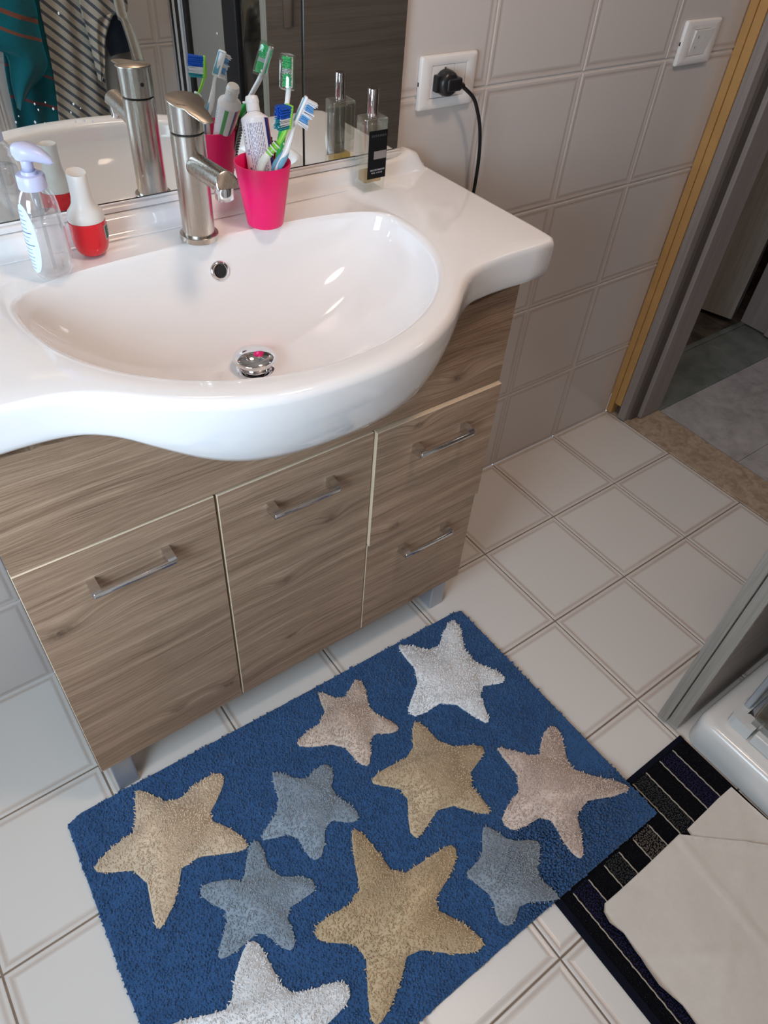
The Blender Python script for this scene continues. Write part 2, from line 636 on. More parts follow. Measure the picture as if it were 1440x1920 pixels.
# marble threshold
t = NT('threshold_marble')
v = t.coord()
n1 = t.noise(t.mapping(v, (1, 1, 1), rot=(0, 0, 0.5)), 34, 6, 0.65, 1.0)
n2 = t.noise(v, 70, 4, 0.7)
t.set(color=t.ramp(t.math('ADD', t.math('MULTIPLY', n1, 0.75), t.math('MULTIPLY', n2, 0.25)), [(0.30, (0.24, 0.165, 0.105)), (0.45, (0.38, 0.275, 0.19)), (0.56, (0.47, 0.36, 0.26)), (0.74, (0.58, 0.475, 0.37))]), rough=0.45)
t.bump(n2, 0.4, 0.001)
M_thr = t.m
solo('threshold', box(0.5015, 0.648, -0.86, -0.001, -0.03, 0.001, 0.0015, 1), M_thr, 'tan mottled marble threshold strip under the door opening', 'threshold', (0.575, -0.43, -0.03))

# open door leaf
leaf = thing('door_1', 'open grey wood door leaf standing beside the shower tray', 'door', (0.50, -0.82, 0.008))
leaf['kind'] = 'structure'
part('door_panel', box(-0.2400, 0.498, -0.8440, -0.8200, 0.010, 2.09, 0.0012, 1), [M_doorface], leaf)
part('door_panel', box(-0.2480, 0.498, -0.8190, -0.7990, 0.010, 2.10, 0.0012, 1), [M_doorface], leaf)
part('edge_strip', box(-0.2418, -0.2402, -0.8435, -0.8205, 0.010, 2.09), M_greydoor, leaf)
part('edge_strip', box(-0.2500, -0.2482, -0.8190, -0.7990, 0.010, 2.10), M_greydoor, leaf)
hd = part('handle', join(lathe([(0.024, -0.0), (0.024, 0.006)], (0, 0), 24)), M_satin, None)
bpy.data.objects.remove(hd)
part('door_handle', join(tube([(-0.19, -0.7989, 1.03), (-0.19, -0.755, 1.03)], 0.009, 12), tube([(-0.19, -0.757, 1.03), (-0.185, -0.753, 1.03), (-0.07, -0.753, 1.03)], 0.008, 12), box(-0.205, -0.175, -0.7989, -0.792, 0.93, 1.07, 0.003)), M_satin, leaf, autos=R(40))

# ---- hallway
M_hall = None
t = NT('hall_marble_tile')
v = t.coord()
n1 = t.noise(v, 7, 6, 0.6, 1.0)
n2 = t.noise(v, 35, 4, 0.65)
t.set(color=t.ramp(t.math('ADD', t.math('MULTIPLY', n1, 0.6), t.math('MULTIPLY', n2, 0.4)), [(0.3, (0.26, 0.235, 0.225)), (0.5, (0.42, 0.395, 0.385)), (0.7, (0.56, 0.53, 0.52))]), rough=0.32)
M_hall = t.m
t = NT('green_grey_stone')
v = t.coord()
n1 = t.noise(v, 12, 5, 0.6, 0.6)
t.set(color=t.ramp(n1, [(0.3, (0.105, 0.120, 0.105)), (0.7, (0.22, 0.235, 0.215))]), rough=0.3)
M_green = t.m
floor_hall = structure('floor_hall', box(0.6485, 3.2, -2.6, -0.0935, -0.06, -0.004), M_grout_f)
for i in range(5):
    for j in range(5):
        x0 = 0.6495 + i * 0.5
        y1 = (-0.0945 if j == 0 else -0.3885 - (j - 1) * 0.5)
        y0 = -0.3885 - j * 0.5
        part('tile', box(x0 + 0.0008, x0 + 0.4985, y0 + 0.0015, y1, -0.004, 0.0), M_hall, floor_hall)
solo('hall_threshold', join(box(0.6485, 1.47, -0.0925, 0.088, -0.05, 0.001, 0.0015, 1), box(0.6485, 1.47, 0.0885, 0.108, -0.05, 0.006, 0.003, 2)), M_green, 'grey green stone threshold of the second doorway in the hall', 'threshold', (1.0, 0.0, -0.05))
t = NT('dark_room_floor')
v = t.coord()
n1 = t.noise(v, 16, 5, 0.6, 0.8)
t.set(color=t.ramp(n1, [(0.35, (0.045, 0.035, 0.026)), (0.65, (0.14, 0.118, 0.092))]), rough=0.35)
M_dk = t.m
floor_room = structure('floor_room', box(0.4, 2.2, 0.1085, 1.8, -0.06, -0.003), plain('dark_grout', (0.22, 0.20, 0.17), 0.8))
for i in range(6):
    for j in range(6):
        x0, y0 = 0.402 + i * 0.30, 0.111 + j * 0.28
        part('tile', box(x0, x0 + 0.296, y0, y0 + 0.276, -0.003, 0.0), M_dk, floor_room)
part('inset_tile', box(0.86, 1.055, 0.112, 0.185, -0.001, 0.0008), plain('red_brown_inset', (0.040, 0.014, 0.011), 0.4), floor_room)
M_pink = plain('pink_hall_paint', (0.46, 0.30, 0.25), 0.8)
wall_hall = structure('wall_hall', join(box(1.4755, 3.2, -0.012, 0.10, 0, ZC), box(0.62, 1.4755, -0.012, 0.10, 2.12, ZC)), M_pink)
wall_hall_end = structure('wall_hall_end', box(3.2, 3.3, -2.6, 1.9, 0, ZC), M_pink)
wall_hall_south = structure('wall_hall_south', box(0.65, 3.2, -2.7, -2.6, 0, ZC), M_pink)
wall_room_end = structure('wall_room_end', join(box(0.4, 3.2, 1.8, 1.9, 0, ZC), box(0.35, 0.4, 0.12, 1.9, 0, ZC), box(2.2, 2.3, 0.10, 1.8, 0, ZC)), M_pink)
hall_frame = thing('hall_door_frame', 'grey wood frame of the second doorway, across the hall floor', 'door frame', (1.42, 0.03, 0.0))
hall_frame['kind'] = 'structure'
part('jamb', box(1.385, 1.4195, 0.000, 0.108, 0.006, DT, 0.002, 1), M_greyframe, hall_frame)
part('casing', box(1.372, 1.474, -0.030, -0.001, 0.006, DT, 0.003, 2), M_greyframe, hall_frame)
part('jamb', box(0.6485, 0.670, -0.040, 0.108, 0.006, DT, 0.002, 1), M_greyframe, hall_frame)
part('lintel', box(0.6485, 1.474, -0.030, 0.108, DT + 0.001, DT + 0.03, 0.002, 1), M_greyframe, hall_frame)
# its leaf, opened inwards
hl = thing('door_2', 'grey wood door leaf open into the dark room past the hall', 'door', (1.350, 0.118, 0.03))
hl['kind'] = 'structure'
d = Vector((-0.31, 0.951, 0)).normalized(); nn = Vector((0.951, 0.31, 0))
A = Vector((1.335, 0.122, 0))
pp = [A, A + d * 0.72, A + d * 0.72 + nn * 0.04, A + nn * 0.04]
part('door_panel', prism([(p.x, p.y) for p in pp], 0.022, 2.08), M_greydoor, hl)
part('hinge', join(lathe([(0.007, 0.30), (0.007, 0.39)], (1.372, 0.118), 12), lathe([(0.007, 1.7), (0.007, 1.79)], (1.372, 0.118), 12)), M_satin, hl)
part('edge_strip', prism([(q.x, q.y) for q in (A - d * 0.004 + nn * 0.0, A - d * 0.001, A - d * 0.001 + nn * 0.04, A - d * 0.004 + nn * 0.04)], 0.022, 2.08), plain('brown_edge', (0.05, 0.032, 0.024), 0.5), hl)

# ---- ceiling lamp fitting (bulb light sits just under it)
cl = thing('ceiling_lamp', 'round white ceiling lamp above the washbasin', 'lamp', (LAMP[0], LAMP[1], ZC))
part('lamp_base', lathe([(0.15, ZC - 0.03), (0.155, ZC - 0.005), (0.15, ZC)], LAMP[:2], 40), M_whiteplastic, cl, autos=R(40))
part('diffuser', lathe([(0.02, ZC - 0.085), (0.09, ZC - 0.075), (0.135, ZC - 0.05), (0.142, ZC - 0.031)], LAMP[:2], 40), NT('lit_diffuser').set(color=(0.9, 0.88, 0.84), rough=0.4, emis=2.0, emisc=(1.0, 0.82, 0.66)).m, cl, smooth=True)

# ------------------------------------------------------------ vanity cabinet
CX = -0.850
KN = [(-1.223, 0.508, 0.016), (-0.998, 0.172, 0.012), (-0.871, 0.389, 0.011), (-0.780, 0.492, 0.009), (-0.865, 0.219, 0.008), (-0.531, 0.686, 0.011),
      (-0.613, 0.625, 0.008), (-0.639, 0.400, 0.011), (-0.558, 0.126, 0.008), (-1.098, 0.177, 0.010)]
VR = (-0.84, -0.17, 0.0)
vanity = thing('vanity_cabinet', 'light oak vanity cabinet with chrome bow handles under the white washbasin', 'cabinet', VR)
KNOTS = [(x - VR[0], z - VR[2], s) for x, z, s in KN]
M_oak = oak('oak_decor', vanity)


def panel(x0, x1, y0, y1, z0, z1, name, parent, **k):
    """board lying in the xz plane: wood front and back, cream edge band round it"""
    g = box(x0, x1, y0, y1, z0, z1, 0.0009, 1)
    v = np.array(g[0])
    mi = []
    for f in g[1]:
        p = v[list(f)]
        n = np.cross(p[1] - p[0], p[2] - p[1])
        n = n / (np.linalg.norm(n) + 1e-12)
        mi.append(0 if abs(n[1]) > 0.9 else 1)
    return part(name, (g[0], g[1], mi), [M_oak, M_edge], parent, **k)


YF = -0.328
FX = [-1.2505, -0.9742, -0.6990, -0.4300]
part('side_panel', box(-1.2495, -1.2335, -0.308, -0.020, 0.112, 0.826, 0.0005, 1), M_oak, vanity)
part('side_panel', box(-0.4470, -0.4310, -0.308, -0.020, 0.112, 0.826, 0.0005, 1), M_oak, vanity)
part('bottom_panel', box(-1.2333, -0.4472, -0.308, -0.020, 0.112, 0.128), M_oak, vanity)
part('divider', box(-0.9820, -0.9660, -0.308, -0.060, 0.129, 0.640), M_oak, vanity)
part('divider', box(-0.7070, -0.6910, -0.308, -0.060, 0.129, 0.640), M_oak, vanity)
part('back_panel', box(-1.2333, -0.4472, -0.0195, -0.0145, 0.112, 0.700), M_oak, vanity)


def bow_handle(cx, cz, yf, parent):
    """flat posts flaring into a slim rounded bar"""
    w = 0.0595
    gs = []
    for s in (-1, 1):
        xo, xi = cx + s * w, cx + s * (w - 0.0125)
        xa, xb = min(xo, xi), max(xo, xi)
        # wedge post: tall at the front panel, slim at the bar
        r0 = [(xa, yf, cz - 0.0095), (xb, yf, cz - 0.0095), (xb, yf, cz + 0.0095), (xa, yf, cz + 0.0095)]
        r1 = [(xa, yf - 0.018, cz - 0.006), (xb, yf - 0.018, cz - 0.006), (xb, yf - 0.018, cz + 0.0075), (xa, yf - 0.018, cz + 0.0075)]
        r2 = [(xa, yf - 0.0250, cz - 0.0045), (xb, yf - 0.0250, cz - 0.0045), (xb, yf - 0.0250, cz + 0.005), (xa, yf - 0.0250, cz + 0.005)]
        gs.append(loft([r0, r1, r2]))
    bar = box(cx - w + 0.0005, cx + w - 0.0005, yf - 0.0265, yf - 0.0195, cz - 0.0046, cz + 0.0046, 0.0022, 3)
    gs.append(bar)
    return part('handle', join(*gs), M_chrome_h, parent, autos=R(35))


M_chrome_h = plain('polished_handle', (0.70, 0.69, 0.68), 0.13, 0.0, 100, metal=1.0)
d1 = panel(FX[0] - 0.0006, FX[1] - 0.0030, YF, YF + 0.018, 0.1120, 0.6445, 'door', vanity)
bow_handle(-1.1125, 0.5790, YF, d1)
d2 = panel(FX[1] + 0.0010, FX[2] - 0.0012, YF, YF + 0.018, 0.1140, 0.6430, 'door', vanity)
bow_handle(-0.8375, 0.5790, YF, d2)
d3 = panel(FX[2] + 0.0012, FX[3], YF - 0.0055, YF + 0.0125, 0.3765, 0.6425, 'drawer', vanity)
bow_handle(-0.5620, 0.5790, YF - 0.0055, d3)
d4 = panel(FX[2] + 0.0012, FX[3] - 0.001, YF, YF + 0.018, 0.1150, 0.3735, 'drawer', vanity)
bow_handle(-0.5620, 0.3200, YF, d4)
for lx, ly in ((-1.2165, -0.2995), (-0.4610, -0.2880), (-1.2165, -0.045), (-0.4610, -0.045)):
    part('leg', box(lx - 0.0195, lx + 0.0195, ly - 0.0195, ly + 0.0195, 0.0008, 0.1118, 0.0025, 2), M_alu, vanity)

# ------------------------------------------------------------ washbasin
CY = -0.22
ZT = 0.895


def chaikin(p, n=2, closed=True):
    for _ in range(n):
        q = []
        m = len(p)
        for i in range(m if closed else m - 1):
            a, b = p[i], p[(i + 1) % m]
            q += [(0.75 * a[0] + 0.25 * b[0], 0.75 * a[1] + 0.25 * b[1]), (0.25 * a[0] + 0.75 * b[0], 0.25 * a[1] + 0.75 * b[1])]
        p = q
    return p


half = [(0.0, -0.484), (0.06, -0.481), (0.12, -0.467), (0.175, -0.440), (0.220, -0.406), (0.255, -0.374), (0.295, -0.352), (0.345, -0.344), (0.40, -0.343), (0.4610, -0.345), (0.4725, -0.334)]
OUT = [(-x, y) for x, y in half[::-1]] + half[1:]
OUT = chaikin([(-0.4725, 0.0 - 0.20)] + OUT + [(0.4725, -0.20)], 2, False)
OUT = [(CX + x, y) for x, y in ([(-0.4725, -0.0012)] + OUT + [(0.4725, -0.0012)])]
# bowl rim: D shape
bowl = []
BX = -0.842
for k in range(96):
    a = 2 * PI * k / 96
    c, s = math.cos(a), math.sin(a)
    if s <= 0:
        bowl.append((BX + 0.281 * abs(c) ** 0.96 * (1 if c >= 0 else -1), -0.175 + 0.263 * -abs(s) ** 1.0))
    else:
        bowl.append((BX + 0.281 * abs(c) ** 0.62 * (1 if c >= 0 else -1), -0.175 + 0.078 * abs(s) ** 0.62))
rec = chaikin([(BX - 0.290, -0.19), (BX - 0.291, -0.09), (BX - 0.280, -0.030), (BX - 0.15, -0.026), (BX + 0.15, -0.026), (BX + 0.280, -0.030), (BX + 0.291, -0.09), (BX + 0.290, -0.19)], 2, False)
rec = rec + [(BX + 0.291 * math.cos(a), -0.19 + 0.262 * math.sin(a)) for a in np.linspace(0, -PI, 40)][1:-1]


def raycast(poly, th):
    dx, dy = math.cos(th), math.sin(th)
    best = 0
    n = len(poly)
    for i in range(n):
        ax, ay = poly[i][0] - CX, poly[i][1] - CY
        bx, by = poly[(i + 1) % n][0] - CX, poly[(i + 1) % n][1] - CY
        ex, ey = bx - ax, by - ay
        den = dx * ey - dy * ex
        if abs(den) < 1e-12:
            continue
        t_ = (ax * ey - ay * ex) / den
        u_ = (ax * dy - ay * dx) / den
        if t_ > 0 and -1e-6 <= u_ <= 1 + 1e-6:
            best = max(best, t_)
    return best


def sstep(a, b, x):
    t_ = min(1, max(0, (x - a) / (b - a)))
    return t_ * t_ * (3 - 2 * t_)


NB = 240
ths = sorted(set([2 * PI * k / NB for k in range(NB)] + [math.atan2(-0.0012 - CY, 0.4725) % (2 * PI), math.atan2(-0.0012 - CY, -0.4725) % (2 * PI)]))
ZDR = 0.764      # bowl floor
TS = [0.0, 0.06, 0.13, 0.22, 0.32, 0.42, 0.52, 0.61, 0.69, 0.76, 0.82, 0.87, 0.91, 0.94, 0.965, 0.985, 1.0]
ZR = 0.884


def bowl_z(t_):
    return ZDR + (ZR - ZDR) * (0.25 * t_ ** 2 + 0.75 * (1 - (1 - t_ ** 2.6) ** 0.60))


RD = 0.021
cols = []
UND = []
DCX, DCY = -0.855, -0.240
for th in ths:
    dx, dy = math.cos(th), math.sin(th)
    rb, rr, ro = raycast(bowl, th), raycast(rec, th), raycast(OUT, th)
    back = dy > 0 and abs(CY + dy * ro + 0.0012) < 1e-4
    col = []
    P2 = lambda r, z: (CX + dx * r, CY + dy * r, z)
    ex, ey = CX + dx * rb, CY + dy * rb
    for t_ in TS:
        ax, ay = DCX + dx * RD, DCY + dy * RD
        col.append((ax + (ex - ax) * t_, ay + (ey - ay) * t_, bowl_z(t_)))
    rr = max(rr, rb + 0.012)
    zdeck = 0.8925
    zrec = ZT - 0.0005
    fr = sstep(-0.25, -0.10, CY + dy * rr)       # 0 at the front (no step), 1 at the back
    zd = zdeck if fr > 0 else ZT - 0.002
    zd = ZT - 0.0015 - 0.0022 * fr
    for dr, z in ((0.0015, ZR + 0.0045), (0.0045, ZR + 0.0075), (0.009, zd)):
        col.append(P2(rb + dr, z))
    rm = 0.5 * (rb + 0.009 + rr)
    col.append(P2(max(rm, rb + 0.0095), zd))
    col.append(P2(max(rr, rb + 0.0105), zd + 0.0002))
    col.append(P2(max(rr + 0.007, rb + 0.0175) if not back else min(rr + 0.007, ro - 0.002), ZT))
    rin = ro - (0.0125 if not back else 0.0012)
    r1 = max(rr + 0.008, rb + 0.019) if not back else min(rr + 0.008, ro - 0.0018)
    col.append(P2(0.5 * (r1 + max(rin, r1)), ZT))
    rin = max(rin, r1 + 0.0002)
    col.append(P2(rin, ZT - 0.0002))
    yo = CY + dy * ro
    s_ = sstep(0.355, 0.47, -yo)
    zb = 0.838 - 0.052 * s_
    if back:
        for z in (ZT - 0.0004, ZT - 0.004, ZT - 0.008, ZT - 0.012, ZT - 0.014):
            col.append(P2(ro, z))
        for fz in (0.3, 0.6, 0.85):
            col.append(P2(ro, ZT - 0.014 + (zb - ZT + 0.014) * fz))
        col.append(P2(ro, zb)); col.append(P2(ro - 0.003, zb - 0.001)); col.append(P2(ro - 0.01, zb - 0.001))
    else:
        for k in range(1, 6):
            a = k / 5 * PI / 2
            col.append(P2(ro - 0.0125 + 0.0125 * math.sin(a), ZT - 0.0115 + 0.0115 * math.cos(a)))
        hh = zb - (ZT - 0.0115)
        ins = 0.003 + 0.022 * s_
        for fz in (0.3, 0.6, 0.85):
            col.append(P2(ro - ins * fz ** 2, ZT - 0.0115 + hh * fz))
        col.append(P2(ro - ins - 0.002, zb + 0.002)); col.append(P2(ro - ins - 0.008, zb - 0.002)); col.append(P2(ro - ins - 0.02, zb - 0.003))
    lr, lz = ((Vector(col[-1][:2]) - Vector((CX, CY))).length), col[-1][2]
    rb2 = rb * 0.97
    und = [(lr, lz)]
    for q, z in ((0.90, 0.808), (0.75, 0.765), (0.5, 0.742), (0.15, 0.738)):
        r_ = min(rb2 * q / 0.90, lr - 0.004)
        z_ = min(z, lz - 0.001)
        und.append((r_, z_))
        col.append(P2(r_, z_))
    UND.append((th, und))
    cols.append(col)
M_ = len(cols[0])
NC = len(cols)
vs = [p for c in cols for p in c]
fs = [(i * M_ + j, ((i + 1) % NC) * M_ + j, ((i + 1) % NC) * M_ + j + 1, i * M_ + j + 1) for i in range(NC) for j in range(M_ - 1)]
fs = [f[::-1] for f in fs]
fs.append(tuple(i * M_ + M_ - 1 for i in range(NC)))
basin = thing('washbasin', 'white ceramic washbasin with a bow front and wide ledges on the oak cabinet', 'washbasin', (CX, CY, 0.83))
part('basin_body', (vs, fs), M_ceramic, basin, autos=R(50))
# raised back ledge (upstand), its end knob a little higher
rings = []
for x in [CX - 0.4640, CX - 0.4600, CX - 0.4500, CX - 0.430, CX - 0.40] + list(np.linspace(CX - 0.38, CX + 0.38, 30)) + [CX + 0.40, CX + 0.420, CX + 0.436, CX + 0.448, CX + 0.456, CX + 0.4615]:
    e = abs(x - CX)
    top = 0.9185 + 0.011 * sstep(0.395, 0.412, e) - 0.034 * sstep(0.425, 0.4625, e) ** 1.3
    top = max(top, 0.8962)
    dpt = 0.028
    zt = top
    rings.append([(x, -0.0008, 0.892), (x, -0.0008, zt - 0.001), (x, -0.004, zt), (x, -dpt + 0.010, zt), (x, -dpt + 0.003, zt - 0.0016), (x, -dpt, zt - 0.005 * min(1, (zt - 0.894) * 60)),
                  (x, -dpt - 0.001, 0.892 + (zt - 0.892) * 0.45), (x, -dpt - 0.003, 0.892 + (zt - 0.892) * 0.22), (x, -dpt - 0.007, 0.8935 + (zt - 0.8935) * 0.05), (x, -dpt - 0.013, 0.8932), (x, -dpt - 0.013, 0.892)])
part('upstand', loft(rings), M_ceramic, basin, autos=R(50))
# overflow ring on the back wall of the bowl
i0 = min(range(NC), key=lambda i: abs(ths[i] - PI / 2))
c_ = cols[i0]
Za = 0.847
for j in range(len(TS) - 1):
    if c_[j][2] <= Za <= c_[j + 1][2]:
        f_ = (Za - c_[j][2]) / (c_[j + 1][2] - c_[j][2])
        oy = c_[j][1] + (c_[j + 1][1] - c_[j][1]) * f_
        tg = Vector((0, c_[j + 1][1] - c_[j][1], c_[j + 1][2] - c_[j][2])).normalized()
nrm = Vector((0, -tg.z, tg.y))
OC = Vector((-0.834, oy, Za))
Mo = Matrix.Translation(OC) @ Matrix(((1, 0, 0), (0, tg.y, nrm.y), (0, tg.z, nrm.z))).to_4x4()
part('overflow_ring', xf(join(lathe([(0.0090, -0.004), (0.0090, 0.0022), (0.0102, 0.0036), (0.0130, 0.0032), (0.0150, 0.0008), (0.0150, -0.004)], (0, 0), 36, cap=False)), Mo), M_chrome, basin, autos=R(50), label='chrome overflow ring')
part('overflow_hole', xf(lathe([(0.0089, -0.001), (0.0089, 0.0006)], (0, 0), 24), Mo), M_dark, basin)
# pop-up plug
dz = ZDR
plug = part('waste_plug', join(lathe([(0.0005, dz + 0.0275), (0.010, dz + 0.0270), (0.020, dz + 0.0250), (0.0275, dz + 0.0222), (0.0302, dz + 0.0190), (0.0304, dz + 0.0175), (0.0300, dz + 0.0160), (0.0275, dz + 0.0130), (0.0240, dz + 0.0065), (0.006, dz + 0.006)], (DCX, DCY), 48),
                               lathe([(0.006, dz + 0.0065), (0.006, dz - 0.012)], (DCX, DCY), 16)), M_chrome, basin, autos=R(60), label='chrome pop-up waste plug')
part('waste_ring', lathe([(0.0125, dz - 0.01), (0.0135, dz - 0.001), (0.017, dz + 0.0015), (0.0240, dz + 0.0022), (0.0270, dz + 0.0012), (0.0275, dz - 0.002)], (DCX, DCY), 48, cap=False), M_chrome, basin, autos=R(50))
part('drain_pipe', lathe([(0.0215, dz - 0.035), (0.0215, dz - 0.0015)], (DCX, DCY), 24), M_dark, basin)


def under_z(x, y):
    th = math.atan2(y - CY, x - CX) % (2 * PI)
    i = min(range(NC), key=lambda i: min(abs(ths[i] - th), 2 * PI - abs(ths[i] - th)))
    r = math.hypot(x - CX, y - CY)
    und = UND[i][1]
    if r >= und[0][0]:
        return und[0][1]
    for a, b in zip(und[:-1], und[1:]):
        if b[0] <= r <= a[0]:
            return b[1] + (a[1] - b[1]) * (r - b[0]) / max(1e-6, a[0] - b[0])
    return und[-1][1]


# fascia board above the doors, its top edge cut to the belly of the basin
xs = np.linspace(FX[0], FX[3], 70)
tp = [(x, min(0.8245, min(under_z(x, YF - 0.001), under_z(x, YF + 0.017)) - 0.0025)) for x in xs]
poly = [(FX[0], 0.6458), (FX[3], 0.6458)] + [(float(a), float(b)) for a, b in tp[::-1]]
part('fascia', prism(poly, YF + 0.0175, YF + 0.0020, 'y'), M_oak, vanity)

# ------------------------------------------------------------ mixer tap
FXc, FYc = -0.851, -0.088
tap = thing('mixer_tap', 'brushed steel single lever mixer tap standing on the basin', 'tap', (FXc, FYc, 0.893))
part('base_ring', lathe([(0.0262, 0.8938), (0.0268, 0.8945), (0.0268, 0.9015), (0.0262, 0.9022), (0.0228, 0.9024)], (FXc, FYc), 56), M_steel, tap, autos=R(35))
part('body', lathe([(0.0220, 0.9025), (0.0220, 1.0325), (0.0212, 1.0332)], (FXc, FYc), 64), M_steel, tap, autos=R(35))
part('seam', lathe([(0.0203, 1.0333), (0.0203, 1.0352)], (FXc, FYc), 48), M_dark, tap)
# head: cylinder cut by a plane that falls towards the lever tip
n = 64
def ztop(y): return 1.0715 + (y - FYc) * 0.10
rg = []
for (r, kind) in ((0.0212, 'b0'), (0.0222, 'b1'), (0.0222, 't1'), (0.0216, 't2')):
    ring = []
    for k in range(n):
        a = 2 * PI * k / n
        x, y = FXc + r * math.cos(a), FYc + r * math.sin(a)
        z = {'b0': 1.0353, 'b1': 1.0360, 't1': ztop(y) - 0.0008, 't2': ztop(y)}[kind]
        ring.append((x, y, z))
    rg.append(ring)
part('head', loft(rg), M_steel, tap, autos=R(35))
# lever: thin leaf, as wide as the head at its root, narrowing to a rounded tip
M_lever = plain('lever_top_steel', (0.47, 0.41, 0.35), 0.34, 0.12, 220, metal=1.0)
outl = []
for k in range(25):
    a = PI * k / 24
    outl.append((FXc + 0.0224 * math.cos(a), FYc + 0.0224 * math.sin(a)))
side = [(-0.0222, -0.006), (-0.0205, -0.017), (-0.0125, -0.029), (-0.0125, -0.041), (-0.0100, -0.053), (-0.0085, -0.062), (-0.0058, -0.0675), (-0.002, -0.0695)]
outl += [(FXc + a, FYc + b) for a, b in side] + [(FXc - a, FYc + b) for a, b in side[::-1]]
def zl(y):
    d_ = max(0, FYc - y - 0.012)
    return ztop(y) + 0.0003 - 0.5 * d_ * d_
def zlb(y): return zl(y) - 0.0016 - 0.035 * max(0, FYc - y) * 0
part('lever', loft([[(x, y, zlb(y)) for x, y in outl], [(x, y, zl(y) - 0.0004) for x, y in outl], [(FXc + (x - FXc) * 0.97, FYc + (y - FYc) * 0.985, zl(y)) for x, y in outl]]), M_lever, tap, autos=R(60))
part('screw_hole', lathe([(0.0026, 0), (0.0026, 0.0006)], (0, 0), 16), M_dark, tap)
so = bpy.data.objects['screw_hole']
so.data.transform(Matrix.Translation(Vector((FXc, FYc + 0.0219, 1.053)) - Vector((FXc, FYc, 0.893))) @ Matrix.Rotation(-PI / 2, 4, 'X') @ Matrix.Translation(Vector((FXc, FYc, 0.893))))
S0, S1 = Vector((FXc, FYc - 0.012, 0.9970)), Vector((FXc, -0.1915, 1.0030))
dr_ = (S1 - S0).normalized()
upv = Vector((1, 0, 0)).cross(dr_)
ring0, ring1, ring1b = [], [], []
for k in range(40):
    a = 2 * PI * k / 40
    off = Vector((1, 0, 0)) * (0.0145 * math.cos(a)) + upv * (0.0145 * math.sin(a))
    ring0.append(S0 + off)
    cut = dr_ * (0.0035 * math.sin(a) * (-1 if upv.z > 0 else 1))
    ring1.append(S1 + off + cut)
    ring1b.append(S1 + off * 0.93 + cut * 0.93 + dr_ * 0.0008)
SM = S0 + dr_ * ((S1 - S0).length - 0.026)
def _clampz(p): return Vector((p[0], p[1], max(p[2], 0.9990)))
ringm = [p + (SM - S0) for p in ring0]
ringm2 = [_clampz(p + dr_ * 0.0012) for p in ringm]
part('spout', loft([ring0, ringm, ringm2, [_clampz(p) for p in ring1], [_clampz(p) for p in ring1b]]), M_steel, tap, autos=R(35))
part('aerator', lathe([(0.0090, 0.9815), (0.0106, 0.9812), (0.0118, 0.9822), (0.0118, 0.9960), (0.0112, 0.9989)], (FXc, -0.1805), 32), M_chrome, tap, autos=R(35))

# ------------------------------------------------------------ mirror and its rail
mir = thing('wall_mirror', 'large wall mirror in two panes above the washbasin', 'mirror', (-1.2, -0.005, 0.931))
def mpane(x0, x1):
    g = box(x0, x1, -0.0100, -0.0052, 0.9312, 2.05, 0.0006, 1)
    v_ = np.array(g[0])
    mi = [0 if np.all(v_[list(f)][:, 1] < -0.0098) else 1 for f in g[1]]
    part('mirror_pane', (g[0], g[1], mi), [M_mirror, M_mirror_edge], mir)
mpane(-0.6285, -0.4455)
mpane(-1.98, -0.6313)
part('pane_gap', box(-0.6312, -0.6286, -0.0085, -0.0052, 0.9312, 2.05), M_dark, mir)
part('mirror_backing', box(-1.978, -0.4475, -0.0051, -0.0008, 0.9312, 2.05), M_dark, mir)
part('bottom_rail', join(box(-1.98, -0.4420, -0.0180, -0.0008, 0.9196, 0.9272, 0.001, 1), box(-1.98, -0.4420, -0.0125, -0.0110, 0.9273, 0.9308, 0.0008, 1)), M_whiteplastic, mir, label='white plastic rail under the mirror')

gs = []
rd_ = random.Random(9)
for dx_, dz_ in [(-1.009, 1.062), (-1.0064, 1.0552), (-0.9963, 1.0623), (-0.9887, 1.0543), (-1.0308, 1.051), (-1.0356, 1.045), (-1.0137, 1.0423), (-1.0028, 1.0397), (-0.9652, 1.0369), (-0.9632, 1.0568), (-0.9558, 1.0511), (-0.9686, 1.0478), (-0.9579, 1.1512), (-0.9544, 1.0368), (-0.944, 1.0343), (-0.9119, 0.9305), (-0.8906, 0.9582), (-0.8975, 1.06), (-0.7606, 1.1179), (-0.6978, 1.0691)]:
    r_ = rd_.uniform(0.0008, 0.0016)
    gs.append(([(dx_ + r_ * q * math.cos(a) * 0.8, -0.0101 - yy, dz_ + r_ * q * math.sin(a) * 1.25) for q, yy in ((1.0, 0.0), (0.85, 0.0006), (0.4, 0.0009)) for a in [2 * PI * k / 10 for k in range(10)]],
               [(j * 10 + k, j * 10 + (k + 1) % 10, (j + 1) * 10 + (k + 1) % 10, (j + 1) * 10 + k) for j in range(2) for k in range(10)] + [tuple(20 + k for k in range(10))]))
part('water_drops', join(*gs), NT('water').set(color=(0.95, 0.97, 1.0), rough=0.03, trans=0.55, ior=1.33).m, mir, smooth=True, kind='stuff', label='dried splashes and water drops')

# ------------------------------------------------------------ shower tray and enclosure
tray = thing('shower_tray', 'white ceramic shower tray with a thick rounded rim beside the door leaf', 'shower tray', (0.12, -1.18, 0.0))
TX0, TX1, TY0, TY1, TH = -0.240, 0.4985, -1.4985, -0.860, 0.085


def rrect(x0, x1, y0, y1, r, z, n=8):
    pts = []
    for cx, cy, a0 in ((x1 - r, y1 - r, 0), (x0 + r, y1 - r, PI / 2), (x0 + r, y0 + r, PI), (x1 - r, y0 + r, 3 * PI / 2)):
        for k in range(n + 1):
            a = a0 + PI / 2 * k / n
            pts.append((cx + r * math.cos(a), cy + r * math.sin(a), z))
    return pts


